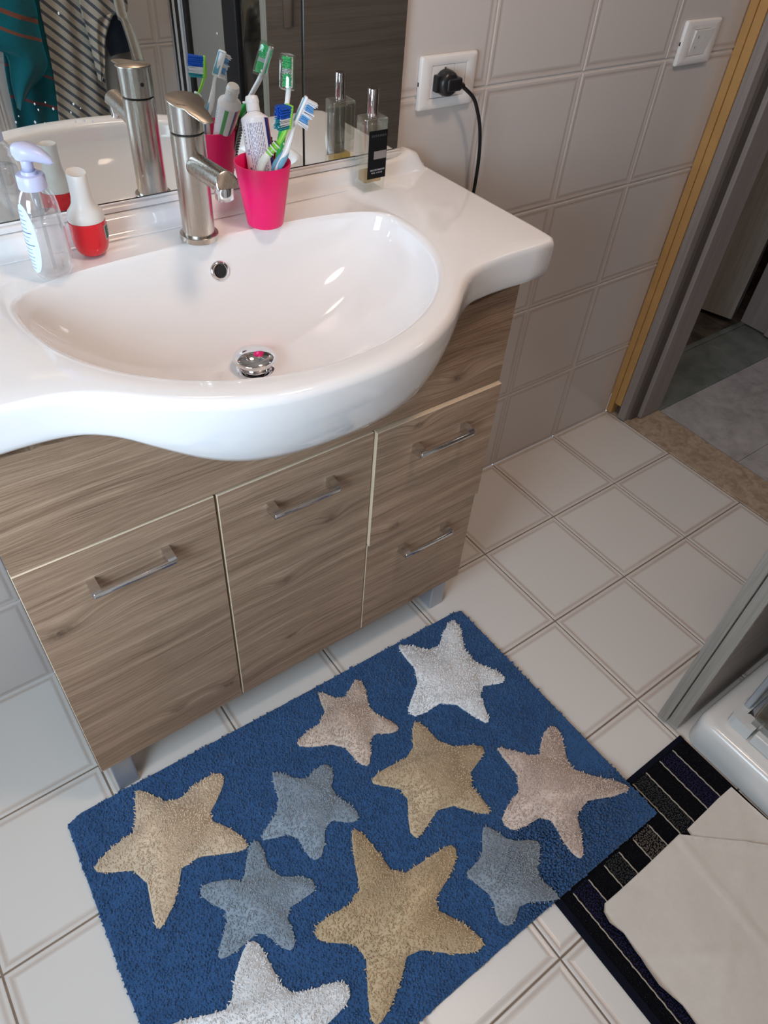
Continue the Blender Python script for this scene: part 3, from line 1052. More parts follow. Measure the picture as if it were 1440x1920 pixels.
rg = []
for ins, z, r in ((0.002, 0.0006, 0.03), (0.0, 0.006, 0.032), (0.0, TH - 0.018, 0.032), (0.002, TH - 0.010, 0.032), (0.006, TH - 0.004, 0.032), (0.012, TH - 0.0008, 0.032), (0.018, TH, 0.03),
                  (0.066, TH, 0.03), (0.072, TH - 0.003, 0.03), (0.078, TH - 0.012, 0.035), (0.095, TH - 0.045, 0.05), (0.13, TH - 0.058, 0.07), (0.26, TH - 0.062, 0.04)):
    rg.append(rrect(TX0 + ins, TX1 - ins, TY0 + ins, TY1 - ins, r, z))
part('tray_body', loft(rg), M_ceramic2, tray, autos=R(50))
part('drain_cover', lathe([(0.001, TH - 0.052), (0.030, TH - 0.054), (0.042, TH - 0.058), (0.043, TH - 0.0615)], (-0.045, -1.02), 36), M_chrome, tray, autos=R(40))
encl = thing('shower_enclosure', 'shower enclosure with white rails and dark framed glass standing on the tray', 'shower enclosure', (-0.17, -1.2, TH))
M_rail = plain('rail_white', (0.62, 0.62, 0.60), 0.3, 0.03)
rx0, rx1 = -0.2020, -0.1700
ry1, ry0 = -0.8980, -0.9300
RZ0, RZ1 = TH + 0.0005, TH + 0.031
Lp = [(rx0, -0.9480), (rx0, ry1 - 0.012), (rx0 + 0.0035, ry1 - 0.0035), (rx0 + 0.012, ry1), (-0.150, ry1), (-0.150, -0.9185), (rx1 - 0.004, -0.9185), (rx1, -0.9225), (rx1, -0.9480)]
part('rail_corner', prism(Lp, RZ0, RZ1), M_rail, encl)
part('bottom_rail', box(rx0, rx1, -1.498, -0.9530, RZ0, RZ1, 0.0025, 2), M_rail, encl)
part('bottom_rail', box(-0.1485, 0.498, -0.9185, ry1, RZ0, RZ1, 0.0025, 2), M_rail, encl)
EH = 1.92
part('corner_post', box(-0.164, -0.150, -0.9150, -0.9020, RZ1 + 0.0005, EH, 0.002, 1), M_alu, encl)
part('glass_pane', box(-0.146, 0.496, -0.9110, -0.9060, RZ1 + 0.0005, EH), M_shglass, encl)
part('glass_pane', box(-0.188, -0.183, -1.060, -0.935, RZ1 + 0.0005, EH), M_shglass, encl)
part('glass_pane', box(-0.188, -0.183, -1.370, -1.142, RZ1 + 0.0005, EH), NT('frosted_pane').set(color=(0.30, 0.28, 0.25), rough=0.5).m, encl, label='pale frosted pane')
part('door_post', box(-0.198, -0.172, -1.140, -1.062, RZ1 + 0.0005, EH, 0.003, 1), plain('black_gasket', (0.022, 0.022, 0.026), 0.35, 0.1), encl, label='dark grey door post')
for k, (a, b, m) in enumerate(((-1.392, -1.371, M_dark), (-1.410, -1.393, M_alu), (-1.424, -1.411, M_rail), (-1.450, -1.425, M_dark), (-1.468, -1.451, M_rail), (-1.484, -1.469, M_dark), (-1.4975, -1.485, M_alu))):
    part('wall_profile', box(-0.200, -0.170, a, b, RZ1 + 0.0005, EH, 0.001, 1), m, encl)
part('top_rail', box(rx0, rx1, -1.4975, -0.900, EH + 0.0005, EH + 0.03, 0.002, 1), M_rail, encl)
part('top_rail', box(rx1 + 0.0005, 0.498, -0.9185, ry1, EH + 0.0005, EH + 0.03, 0.002, 1), M_rail, encl)
part('door_seal', prism([(-0.150, -0.9190), (-0.100, -0.9190), (-0.100, -0.9235), (-0.165, -0.9300)], RZ0, RZ1 - 0.006), M_alu, encl)

# ------------------------------------------------------------ the starfish rug
STARS={
 'white_small':[(-0.461, -0.368), (-0.456, -0.39), (-0.502, -0.464), (-0.458, -0.545), (-0.475, -0.557), (-0.53, -0.532), (-0.561, -0.61), (-0.574, -0.604), (-0.601, -0.518), (-0.682, -0.517), (-0.691, -0.497), (-0.679, -0.485), (-0.615, -0.443), (-0.613, -0.357), (-0.601, -0.353), (-0.546, -0.415), (-0.487, -0.373)],
 'beige_small':[(-0.73, -0.377), (-0.731, -0.399), (-0.756, -0.453), (-0.724, -0.505), (-0.736, -0.522), (-0.786, -0.49), (-0.817, -0.543), (-0.832, -0.543), (-0.839, -0.522), (-0.842, -0.477), (-0.914, -0.44), (-0.916, -0.421), (-0.836, -0.414), (-0.823, -0.357), (-0.816, -0.355), (-0.787, -0.401), (-0.742, -0.373)],
 'tan':[(-0.698, -0.52), (-0.682, -0.53), (-0.677, -0.599), (-0.61, -0.638), (-0.616, -0.655), (-0.685, -0.675), (-0.683, -0.747), (-0.696, -0.752), (-0.75, -0.684), (-0.822, -0.708), (-0.833, -0.707), (-0.836, -0.689), (-0.79, -0.627), (-0.837, -0.583), (-0.838, -0.573), (-0.813, -0.566), (-0.739, -0.579)],
 'pinkish':[(-0.476, -0.687), (-0.451, -0.695), (-0.467, -0.73), (-0.498, -0.773), (-0.478, -0.807), (-0.428, -0.866), (-0.443, -0.877), (-0.544, -0.831), (-0.591, -0.897), (-0.607, -0.91), (-0.615, -0.902), (-0.615, -0.872), (-0.601, -0.814), (-0.668, -0.805), (-0.683, -0.79), (-0.676, -0.766), (-0.594, -0.747), (-0.592, -0.663), (-0.583, -0.663), (-0.532, -0.726), (-0.51, -0.706)],
 'cream':[(-1.073, -0.392), (-1.065, -0.411), (-1.093, -0.438), (-1.129, -0.461), (-1.098, -0.506), (-1.088, -0.539), (-1.097, -0.552), (-1.193, -0.501), (-1.231, -0.554), (-1.27, -0.583), (-1.278, -0.575), (-1.255, -0.48), (-1.322, -0.441), (-1.326, -0.425), (-1.274, -0.411), (-1.24, -0.411), (-1.216, -0.341), (-1.204, -0.343), (-1.169, -0.404), (-1.107, -0.39)],
 'grey_upper':[(-0.89, -0.495), (-0.887, -0.517), (-0.915, -0.547), (-0.893, -0.602), (-0.899, -0.619), (-0.913, -0.618), (-0.951, -0.586), (-0.985, -0.633), (-1.003, -0.637), (-1.012, -0.623), (-1.008, -0.574), (-1.063, -0.554), (-1.063, -0.544), (-1.006, -0.519), (-0.991, -0.456), (-0.98, -0.454), (-0.945, -0.502), (-0.91, -0.493)],
 'grey_left':[(-1.079, -0.543), (-1.068, -0.554), (-1.082, -0.615), (-1.024, -0.655), (-1.03, -0.677), (-1.045, -0.677), (-1.091, -0.675), (-1.097, -0.723), (-1.111, -0.734), (-1.121, -0.72), (-1.138, -0.676), (-1.172, -0.681), (-1.21, -0.68), (-1.213, -0.668), (-1.166, -0.626), (-1.187, -0.592), (-1.196, -0.568), (-1.181, -0.559), (-1.136, -0.581), (-1.127, -0.597), (-1.094, -0.554)],
 'gold':[(-0.924, -0.629), (-0.912, -0.633), (-0.905, -0.673), (-0.903, -0.743), (-0.832, -0.748), (-0.787, -0.751), (-0.784, -0.769), (-0.818, -0.791), (-0.883, -0.812), (-0.853, -0.865), (-0.841, -0.907), (-0.857, -0.912), (-0.89, -0.895), (-0.952, -0.841), (-0.99, -0.87), (-1.044, -0.898), (-1.061, -0.892), (-1.053, -0.868), (-1.007, -0.795), (-1.063, -0.752), (-1.069, -0.735), (-1.054, -0.722), (-0.972, -0.734), (-0.949, -0.678)],
 'grey_right':[(-0.716, -0.763), (-0.705, -0.773), (-0.697, -0.811), (-0.653, -0.837), (-0.656, -0.853), (-0.699, -0.881), (-0.688, -0.925), (-0.695, -0.934), (-0.751, -0.897), (-0.78, -0.915), (-0.796, -0.91), (-0.802, -0.895), (-0.783, -0.862), (-0.793, -0.832), (-0.799, -0.808), (-0.782, -0.805), (-0.753, -0.802), (-0.728, -0.772)],
 'white_big':[(-1.168, -0.68), (-1.151, -0.686), (-1.149, -0.713), (-1.15, -0.782), (-1.105, -0.801), (-1.067, -0.815), (-1.063, -0.836), (-1.083, -0.847), (-1.13, -0.851), (-1.145, -0.854), (-1.161, -0.904), (-1.176, -0.919), (-1.188, -0.907), (-1.209, -0.848), (-1.267, -0.841), (-1.284, -0.828), (-1.272, -0.811), (-1.265, -0.786), (-1.295, -0.753), (-1.321, -0.715), (-1.311, -0.711), (-1.263, -0.733), (-1.228, -0.747), (-1.206, -0.714)],
}
TOWELS={
 'teal_back':([(-0.682, 0.898), (-0.709, 0.778), (-0.722, 0.694), (-0.73, 0.591)],[(-0.57, 0.892), (-0.582, 0.819), (-0.583, 0.755), (-0.59, 0.66), (-0.611, 0.576)]),
 'teal_front':([(-0.748, 0.901), (-0.769, 0.832), (-0.768, 0.792), (-0.714, 0.772), (-0.718, 0.701), (-0.72, 0.638)],[(-0.604, 0.894), (-0.607, 0.846), (-0.608, 0.796), (-0.611, 0.731), (-0.67, 0.679), (-0.715, 0.635)]),
 'striped_back':([(-0.583, 0.893), (-0.588, 0.82), (-0.59, 0.742), (-0.594, 0.674), (-0.613, 0.576)],[(-0.428, 0.885), (-0.428, 0.809), (-0.437, 0.729), (-0.443, 0.644), (-0.444, 0.554)]),
 'striped_front':([(-0.49, 0.888), (-0.485, 0.832), (-0.481, 0.78), (-0.479, 0.719), (-0.477, 0.691)],[(-0.354, 0.882), (-0.395, 0.856), (-0.433, 0.796), (-0.451, 0.723), (-0.472, 0.687)]),
 'cream_fringe':([(-0.402, 0.884), (-0.388, 0.845), (-0.376, 0.785), (-0.367, 0.737)],[(-0.373, 0.883), (-0.362, 0.824), (-0.346, 0.776), (-0.339, 0.735)]),
 'navy':([(-0.4, 0.871), (-0.415, 0.834), (-0.435, 0.793), (-0.422, 0.741)],[(-0.388, 0.871), (-0.374, 0.825), (-0.365, 0.784), (-0.36, 0.75)]),
 'taupe':([(-0.424, 0.808), (-0.44, 0.729), (-0.444, 0.673), (-0.454, 0.556)],[(-0.373, 0.805), (-0.352, 0.736), (-0.367, 0.666), (-0.397, 0.548)]),
 'denim':([(-0.583, 0.652), (-0.586, 0.631), (-0.597, 0.574)],[(-0.563, 0.643), (-0.529, 0.603), (-0.513, 0.563)]),
}



def inside(px, py, poly):
    c = np.zeros(len(px), bool)
    n = len(poly)
    for i in range(n):
        x0, y0 = poly[i]
        x1, y1 = poly[(i + 1) % n]
        if abs(y1 - y0) < 1e-12:
            continue
        m = ((y0 > py) != (y1 > py)) & (px < (x1 - x0) * (py - y0) / (y1 - y0) + x0)
        c ^= m
    return c


def vnoise(x, y, s, seed=0):
    """cheap smooth value noise"""
    r_ = np.random.default_rng(seed)
    g = r_.random((64, 64))
    X, Y = x * s, y * s
    xi, yi = np.floor(X).astype(int), np.floor(Y).astype(int)
    fx, fy = X - xi, Y - yi
    fx = fx * fx * (3 - 2 * fx); fy = fy * fy * (3 - 2 * fy)
    G = lambda a, b: g[a % 64, b % 64]
    return (G(xi, yi) * (1 - fx) + G(xi + 1, yi) * fx) * (1 - fy) + (G(xi, yi + 1) * (1 - fx) + G(xi + 1, yi + 1) * fx) * fy


def strands(px, py, z0, hgt, wid, lean, seed, segs=2):
    """thick short yarn ends: triangular tapering prisms with a bend, all in one mesh"""
    r_ = np.random.default_rng(seed)
    n = len(px)
    ang = 2 * PI * (0.9 * vnoise(px, py, 38, seed) * 1.6 + 0.55 * r_.random(n))
    ln = lean * (0.4 + 1.0 * r_.random(n))
    h = hgt * (0.65 + 0.6 * r_.random(n))
    tw = 2 * PI * r_.random(n)
    vs = []
    for q, (t_, wd) in enumerate(((0.0, 1.0), (0.55, 0.95))[:segs] + ((1.0, 0.55),)):
        cx = px + np.cos(ang) * ln * t_ ** 1.6
        cy = py + np.sin(ang) * ln * t_ ** 1.6
        cz = z0 + h * t_ - 0.35 * ln * t_ ** 2
        for k in range(3):
            a = tw + 2 * PI * k / 3
            vs.append(np.stack([cx + np.cos(a) * wid * wd, cy + np.sin(a) * wid * wd, cz], 1))
    V = np.stack(vs, 1)                       # n, 3*(segs+1), 3
    m = V.shape[1]
    lv = m // 3
    base = np.arange(n) * m
    F = []
    for l_ in range(lv - 1):
        for k in range(3):
            a, b = l_ * 3 + k, l_ * 3 + (k + 1) % 3
            F.append(np.stack([base + a, base + b, base + b + 3, base + a + 3], 1))
    quads = np.concatenate(F)
    tris = np.stack([base + m - 3, base + m - 2, base + m - 1], 1)
    return V.reshape(-1, 3), quads, tris


def fast_mesh(name, V, quads, tris, mat, parent, kind=None, label=None, extra=None):
    og = np.array(ORG[parent.name])
    V = V - og
    if extra is not None:
        n0 = len(V)
        V = np.concatenate([V, np.asarray(extra[0], float) - og])
    me = bpy.data.meshes.new(name)
    li = [quads.reshape(-1), tris.reshape(-1)]
    sizes = [np.full(len(quads), 4), np.full(len(tris), 3)]
    if extra is not None:
        for f in extra[1]:
            li.append(np.array(f) + n0)
            sizes.append(np.array([len(f)]))
    li = np.concatenate(li); sizes = np.concatenate(sizes)
    me.vertices.add(len(V)); me.vertices.foreach_set('co', V.reshape(-1).astype(np.float32))
    me.loops.add(len(li)); me.loops.foreach_set('vertex_index', li.astype(np.int32))
    me.polygons.add(len(sizes))
    st = np.concatenate([[0], np.cumsum(sizes)[:-1]])
    me.polygons.foreach_set('loop_start', st.astype(np.int32))
    me.polygons.foreach_set('loop_total', sizes.astype(np.int32))
    me.materials.append(mat)
    me.update(calc_edges=True)
    me.polygons.foreach_set('use_smooth', [True] * len(me.polygons))
    o = bpy.data.objects.new(name, me)
    link(o)
    o.parent = parent
    ORG[o.name] = Vector(og)
    if kind:
        o['kind'] = kind
    if label:
        o['label'] = label
    return o


def yarn(name, col, var=0.22, sc=420):
    t = NT(name)
    v = t.coord()
    n1 = t.noise(v, sc, 2)
    n2 = t.noise(v, 26, 4)
    f = t.math('ADD', t.math('MULTIPLY', n1, 0.6), t.math('MULTIPLY', n2, 0.4))
    t.set(color=t.ramp(f, [(0.3, tuple(c * (1 - var) for c in col)), (0.72, tuple(min(1, c * (1 + var)) for c in col))]), rough=0.95, spec=0.1, sheen=0.25)
    return t.m


RG = [(-1.337, -0.330), (-1.310, -0.322), (-0.90, -0.3365), (-0.445, -0.3500), (-0.424, -0.356), (-0.4215, -0.640), (-0.4230, -0.9350), (-0.80, -0.930), (-1.340, -0.930), (-1.354, -0.925), (-1.349, -0.620)]
RGx = RG
rug = thing('bath_rug', 'blue tufted bath rug patterned with ten shaggy starfish on the tiled floor', 'rug', (-0.885, -0.635, 0.0))
base_g = prism(RGx, 0.0012, 0.0075)
part('backing', base_g, yarn('rug_backing_blue', (0.036, 0.098, 0.225)), rug)
sp = 0.0046
gx, gy = np.meshgrid(np.arange(-1.36, -0.415, sp), np.arange(-0.942, -0.315, sp))
gx = gx + (np.arange(gx.shape[0]) % 2)[:, None] * sp / 2
px = gx.ravel() + rng.normal(0, sp * 0.22, gx.size)
py = gy.ravel() + rng.normal(0, sp * 0.22, gx.size)
inr = inside(px, py, RGx)
anys = np.zeros(len(px), bool)
SP = {k: chaikin([tuple(p) for p in v], 1) for k, v in STARS.items()}
for k, v in SP.items():
    anys |= inside(px, py, v)
# a little loop fringe also sticks out just past the edge
m = inr & ~anys
V, Q, T3 = strands(px[m], py[m], 0.0055, 0.0060, 0.0026, 0.0022, 3)
fast_mesh('pile', V, Q, T3, yarn('rug_blue', (0.036, 0.104, 0.245), 0.30), rug, kind='stuff')
SC_ = {'white_small': ((0.80, 0.80, 0.83), 'white starfish near the cabinet corner'), 'beige_small': ((0.52, 0.42, 0.35), 'small beige starfish'), 'tan': ((0.47, 0.36, 0.235), 'tan starfish'),
       'pinkish': ((0.52, 0.41, 0.345), 'pinkish beige starfish'), 'cream': ((0.58, 0.46, 0.33), 'cream starfish'), 'grey_upper': ((0.235, 0.285, 0.335), 'small grey blue starfish'),
       'grey_left': ((0.235, 0.285, 0.335), 'grey blue starfish'), 'gold': ((0.46, 0.34, 0.205), 'large golden starfish'), 'grey_right': ((0.225, 0.255, 0.285), 'grey starfish near the striped mat'),
       'white_big': ((0.70, 0.68, 0.66), 'large off-white starfish')}
ss = 0.0028
for si, (k, v) in enumerate(SP.items()):
    xs_ = [p[0] for p in v]; ys_ = [p[1] for p in v]
    gx, gy = np.meshgrid(np.arange(min(xs_), max(xs_), ss), np.arange(min(ys_), max(ys_), ss))
    qx = gx.ravel() + rng.normal(0, ss * 0.3, gx.size)
    qy = gy.ravel() + rng.normal(0, ss * 0.3, gx.size)
    mm = inside(qx, qy, v) & inside(qx, qy, RGx)
    qx, qy = qx[mm], qy[mm]
    V, Q, T3 = strands(qx, qy, 0.0075, 0.0078, 0.00150, 0.0044, 20 + si)
    col, lab = SC_[k]
    col = tuple(min(0.92, c * 1.28) for c in col)
    slab = prism(v, 0.0076, 0.0118)
    fast_mesh('starfish', V, Q, T3, yarn('yarn_' + k, col, 0.24), rug, label=lab, extra=slab)

# the corner that lies on the striped mat rides a little higher
for ch in list(rug.children):
    me = ch.data
    co = np.empty(len(me.vertices) * 3, np.float32)
    me.vertices.foreach_get('co', co)
    co = co.reshape(-1, 3)
    wx, wy = co[:, 0] - 0.885, co[:, 1] - 0.635
    a_ = np.clip((wx + 0.80) / 0.10, 0, 1); b_ = np.clip((-wy - 0.76) / 0.10, 0, 1)
    co[:, 2] += 0.0068 * (a_ * a_ * (3 - 2 * a_)) * (b_ * b_ * (3 - 2 * b_))
    me.vertices.foreach_set('co', co.reshape(-1))
    me.update()

# ------------------------------------------------------------ striped mat
MX0, MX1, MY0, MY1 = -0.697, -0.2445, -1.497, -0.856
t = NT('striped_mat_pile')
v = t.coord()
sx = t.n('ShaderNodeSeparateXYZ'); t.l(v, sx.inputs[0])
u = t.math('DIVIDE', t.math('SUBTRACT', t.math('ADD', sx.outputs[0], -0.47), MX0), MX1 - MX0)
BL, NV, GR, TP = (0.0065, 0.0065, 0.0085), (0.020, 0.018, 0.055), (0.045, 0.045, 0.042), (0.135, 0.105, 0.085)
edges = [(-0.697, BL), (-0.660, NV), (-0.620, BL), (-0.578, GR), (-0.537, BL), (-0.497, TP), (-0.451, BL), (-0.413, GR), (-0.372, BL), (-0.329, NV), (-0.287, BL)]
colr = t.ramp(u, [((x - MX0) / (MX1 - MX0), c) for x, c in edges], 'CONSTANT')
yin = t.math('GREATER_THAN', t.math('ADD', sx.outputs[1], -1.18), MY1 - 0.013)
colr = t.mix(yin, colr, BL)
nz = t.noise(v, 380, 2)
colr = t.mix(t.math('MULTIPLY', t.math('GREATER_THAN', nz, 0.62), 0.16), colr, (0.12, 0.12, 0.13))
t.set(color=colr, rough=1.0, spec=0.04)
M_mat = t.m
mat = thing('striped_mat', 'dark striped doormat partly under the blue rug and the cream cloth', 'mat', (-0.47, -1.18, 0.0))
# fix the origin-dependent stripe coordinates: parts keep coordinates relative to the mat's base
for nd in t.t.nodes:
    pass
part('mat_body', prism(chaikin([(MX0, MY0), (MX1, MY0), (MX1, MY1), (MX0, MY1)], 0), 0.0012, 0.0035), plain('mat_backing', (0.006, 0.006, 0.008), 1.0, spec=0.05), mat)
part('binding', join(box(MX0, MX0 + 0.014, MY0, MY1, 0.0036, 0.0058, 0.001, 1), box(MX0 + 0.0145, MX1, MY1 - 0.011, MY1, 0.0036, 0.0058, 0.001, 1)), plain('mat_binding', (0.007, 0.008, 0.015), 1.0, 0.2, spec=0.08), mat)
s3 = 0.0036
gx, gy = np.meshgrid(np.arange(MX0 + 0.016, MX1 - 0.001, s3), np.arange(-1.30, MY1 - 0.012, s3))
qx = gx.ravel() + rng.normal(0, s3 * 0.25, gx.size); qy = gy.ravel() + rng.normal(0, s3 * 0.25, gx.size)
keep = (qx > MX0 + 0.014) & (qx < MX1) & (qy < MY1 - 0.011) & ~((qy > -0.938) & (qx < -0.427))
V, Q, T3 = strands(qx[keep], qy[keep], 0.0030, 0.0026, 0.0021, 0.0008, 77, 1)
fast_mesh('mat_pile', V, Q, T3, M_mat, mat, kind='stuff')
M_thread = plain('mat_thread', (0.40, 0.34, 0.26), 0.9, 0.2, 300)
for x, _c in edges[1:]:
    pts = [(x + 0.0006 * math.sin(k * 2.3), -0.8690 - k * 0.0065, 0.0060 + 0.0003 * math.sin(k * 1.7)) for k in range(96)]
    if x < -0.427:
        pts = [p for p in pts if p[1] < -0.9390]
    part('stripe_thread', tube(pts, [0.00115 + 0.0003 * (k % 2) for k in range(len(pts))], 5), M_thread, mat)

# ------------------------------------------------------------ cream non-woven cloth lying on the mat
t = NT('nonwoven_cloth')
v = t.coord()
n1 = t.noise(v, 60, 5, 0.7, 0.6)
n2 = t.noise(v, 7, 3)
t.set(color=t.mix(t.math('ADD', t.math('MULTIPLY', n1, 0.5), t.math('MULTIPLY', n2, 0.5)), (0.58, 0.52, 0.45), (0.76, 0.705, 0.63)), rough=0.9, spec=0.15)
t.bump(n1, 0.3, 0.0006)
M_sheet = t.m


def cloth_sheet(outline, z, seed, creases=(), res=0.008):
    """flat cloth: an outline filled with a grid, thickened, with folds raised along crease lines"""
    xs_ = [p[0] for p in outline]; ys_ = [p[1] for p in outline]
    bm = bmesh.new()
    vv = [bm.verts.new((x, y, 0)) for x, y in outline]
    bm.faces.new(vv)
    X0, X1, Y0, Y1 = min(xs_), max(xs_), min(ys_), max(ys_)
    for a in np.arange(X0 + res, X1, res):
        bmesh.ops.bisect_plane(bm, geom=list(bm.verts) + list(bm.edges) + list(bm.faces), plane_co=(a, 0, 0), plane_no=(1, 0, 0))
    for a in np.arange(Y0 + res, Y1, res):
        bmesh.ops.bisect_plane(bm, geom=list(bm.verts) + list(bm.edges) + list(bm.faces), plane_co=(0, a, 0), plane_no=(0, 1, 0))
    bm.verts.ensure_lookup_table(); bm.verts.index_update()
    P_ = np.array([v_.co[:] for v_ in bm.verts])
    h = 0.0050 * vnoise(P_[:, 0], P_[:, 1], 11, seed) + 0.0010 * vnoise(P_[:, 0], P_[:, 1], 40, seed + 1)
    for (ax, ay), (bx, by), amp, wd in creases:
        d = np.array([bx - ax, by - ay]); L = np.hypot(*d); d /= L
        rel = P_[:, :2] - (ax, ay)
        al = rel @ d
        di = np.abs(rel @ np.array([-d[1], d[0]]))
        h += amp * np.clip(1 - di / wd, 0, 1) * ((al > -0.01) & (al < L + 0.01))
    top = P_.copy(); top[:, 2] = z + h
    bot = top.copy(); bot[:, 2] -= 0.0007
    n = len(P_)
    fs_ = [tuple(v_.index for v_ in f.verts) for f in bm.faces]
    be = [tuple(v_.index for v_ in e.verts) for e in bm.edges if len(e.link_faces) == 1]
    allf = fs_ + [tuple(i + n for i in f[::-1]) for f in fs_] + [(a, b, b + n, a + n) for a, b in be]
    bm.free()
    return (np.concatenate([top, bot]), allf)


sheet = thing('cream_cloth', 'large cream folded cleaning cloth spread over the striped mat', 'cloth', (-0.45, -1.22, 0.008))
low = [(-0.2575, -0.987), (-0.300, -0.986), (-0.345, -0.987), (-0.400, -0.988), (-0.410, -1.02), (-0.420, -1.22), (-0.25, -1.34), (-0.2480, -1.12)]
part('under_fold', cloth_sheet(low, 0.0080, 5, [((-0.26, -0.99), (-0.40, -1.15), 0.0012, 0.02)]), M_sheet, sheet, smooth=True)
up = [(-0.4240, -0.9850), (-0.520, -0.9860), (-0.600, -0.9855), (-0.632, -0.9845), (-0.643, -0.9930), (-0.6475, -1.010), (-0.6400, -1.035), (-0.6455, -1.075), (-0.650, -1.12), (-0.641, -1.160), (-0.645, -1.20), (-0.655, -1.30), (-0.655, -1.42), (-0.27, -1.42), (-0.262, -1.20), (-0.2650, -1.127), (-0.335, -1.060), (-0.380, -1.022)]
part('upper_fold', cloth_sheet(up, 0.0140, 8, [((-0.430, -0.99), (-0.4600, -1.30), 0.0030, 0.008), ((-0.424, -0.990), (-0.27, -1.135), 0.0020, 0.012), ((-0.64, -1.08), (-0.42, -1.22), 0.0025, 0.012), ((-0.33, -1.07), (-0.60, -1.20), 0.0018, 0.010)]), M_sheet, sheet, smooth=True)

# ------------------------------------------------------------ things on the basin
# pink cup
CUP = (-0.7455, -0.0885)
z0 = 0.8938
cup = thing('tumbler', 'hot pink plastic tumbler holding toothpaste and toothbrushes', 'cup', (CUP[0], CUP[1], z0))
M_pinkp = NT('pink_plastic').set(color=(0.95, 0.006, 0.15), rough=0.38, sss=0.12, sssr=(0.02, 0.004, 0.006), ssss=1.0).m
part('cup_body', lathe([(0.001, z0 + 0.0025), (0.0238, z0 + 0.0025), (0.0252, z0 + 0.006), (0.0375, z0 + 0.0865), (0.0382, z0 + 0.0876), (0.0392, z0 + 0.0874), (0.0396, z0 + 0.086), (0.0268, z0 + 0.004), (0.0262, z0 + 0.001), (0.0250, z0), (0.001, z0)], CUP, 56, cap=False), M_pinkp, cup, autos=R(50))


def frame(a, b, up=(0, 0, 1)):
    """matrix with z axis from a to b, origin a; x axis as close as possible to 'up'"""
    a, b = Vector(a), Vector(b)
    z = (b - a).normalized()
    x = Vector(up) - z * Vector(up).dot(z)
    x.normalize()
    y = z.cross(x)
    return Matrix((x, y, z)).transposed().to_4x4() if False else Matrix.Translation(a) @ Matrix(((x.x, y.x, z.x), (x.y, y.y, z.y), (x.z, y.z, z.z))).to_4x4()


# toothpaste tube: white, printed; wide face to the viewer
TB, TSH, TC = Vector((-0.7440, -0.0955, 0.9110)), Vector((-0.7320, -0.0470, 1.0215)), Vector((-0.7345, -0.0395, 1.0490))
Mt = frame(TB, TSH, (0.80, -0.62, -0.1))     # local x = across the face, z = up the tube, y = into the tube
LT = (TSH - TB).length
paste = thing('toothpaste_tube', 'white toothpaste tube with dark blue edge stripe in the pink tumbler', 'tube', tuple(TB))
M_tubew = plain('tube_white', (0.84, 0.83, 0.86), 0.33, 0.02)
M_tuber = plain('tube_red', (0.62, 0.015, 0.02), 0.33, 0.05)
M_tubeb = plain('tube_blue', (0.030, 0.028, 0.19), 0.33, 0.05)
M_tubeg = plain('tube_green', (0.10, 0.40, 0.14), 0.33, 0.05)
M_ink = plain('small_print', (0.13, 0.12, 0.33), 0.5, 0.1)
NTU = 72
rgs, mi = [], []
for q in range(11):
    f_ = q / 10
    hw = 0.0190 + 0.0008 * (1 - f_)
    th_ = 0.0012 + (0.0168 - 0.0012) * (f_ ** 0.55)
    ring = []
    for k in range(NTU):
        a = 2 * PI * k / NTU
        ring.append(tuple(Mt @ Vector((hw * math.cos(a), th_ * math.sin(a), f_ * LT))))
    rgs.append(ring)
g = loft(rgs)
for f in g[1]:
    if len(f) != 4:
        mi.append(0); continue
    k = f[0] % NTU
    a = 360.0 * (k + 0.5) / NTU
    # the viewer's side is a in 180..360; the mirror sees 0..180
    if 318 < a < 345: mi.append(2)
    elif a < 106 or a >= 345: mi.append(1)
    elif 106 <= a < 121: mi.append(2)
    elif 148 <= a < 168: mi.append(3)
    else: mi.append(0)
mi = [1 if False else m_ for m_ in mi]
tubeo = part('tube_body', (g[0], g[1], mi), [M_tubew, M_tuber, M_tubeb, M_tubeg], paste, autos=R(50))
sh = [(0.0190, 0.0166, LT), (0.0186, 0.0162, LT + 0.002), (0.0100, 0.0098, LT + 0.0080), (0.0085, 0.0085, LT + 0.0092)]
part('shoulder', loft([[tuple(Mt @ Vector((a_ * math.cos(2 * PI * k / 40), b_ * math.sin(2 * PI * k / 40), z_))) for k in range(40)] for a_, b_, z_ in sh]), M_tubew, paste, autos=R(40))
part('cap', join(xf(lathe([(0.0092, LT + 0.0093), (0.0090, LT + 0.0195), (0.0093, LT + 0.0196), (0.0098, LT + 0.0215), (0.0085, LT + 0.0275), (0.0078, LT + 0.0285), (0.002, LT + 0.0292)], (0, 0), 36), Mt),
                 xf(box(-0.0132, -0.0075, -0.0035, 0.0035, LT + 0.0205, LT + 0.0228, 0.0008), Mt)), M_whiteplastic, paste, autos=R(40), label='white flip cap')
# printed lines following the face
def face_pt(u, f_):
    hw = 0.0190 + 0.0008 * (1 - f_)
    th_ = 0.0012 + (0.0168 - 0.0012) * (f_ ** 0.55)
    u = max(-0.98, min(0.98, u))
    return Mt @ Vector((hw * u, -th_ * math.sqrt(1 - u * u) - 0.00012, f_ * LT))
def strip(u, f0, f1, w_):
    vs_, n_ = [], 8
    for i in range(n_ + 1):
        f_ = f0 + (f1 - f0) * i / n_
        vs_.append(tuple(face_pt(u - w_, f_))); vs_.append(tuple(face_pt(u + w_, f_)))
    return (vs_, [(2 * i, 2 * i + 1, 2 * i + 3, 2 * i + 2) for i in range(n_)])
rt = random.Random(3)
gs = []
for li, u in enumerate([-0.52, -0.36, -0.26, -0.16, -0.05, 0.07, 0.19, 0.32, 0.44, 0.55]):
    f_ = 0.95
    while f_ > 0.15 + (0.25 if li < 2 else 0):
        w_ = rt.uniform(0.02, 0.07)
        gs.append(strip(u, f_, f_ - w_, 0.020))
        f_ -= w_ + 0.012
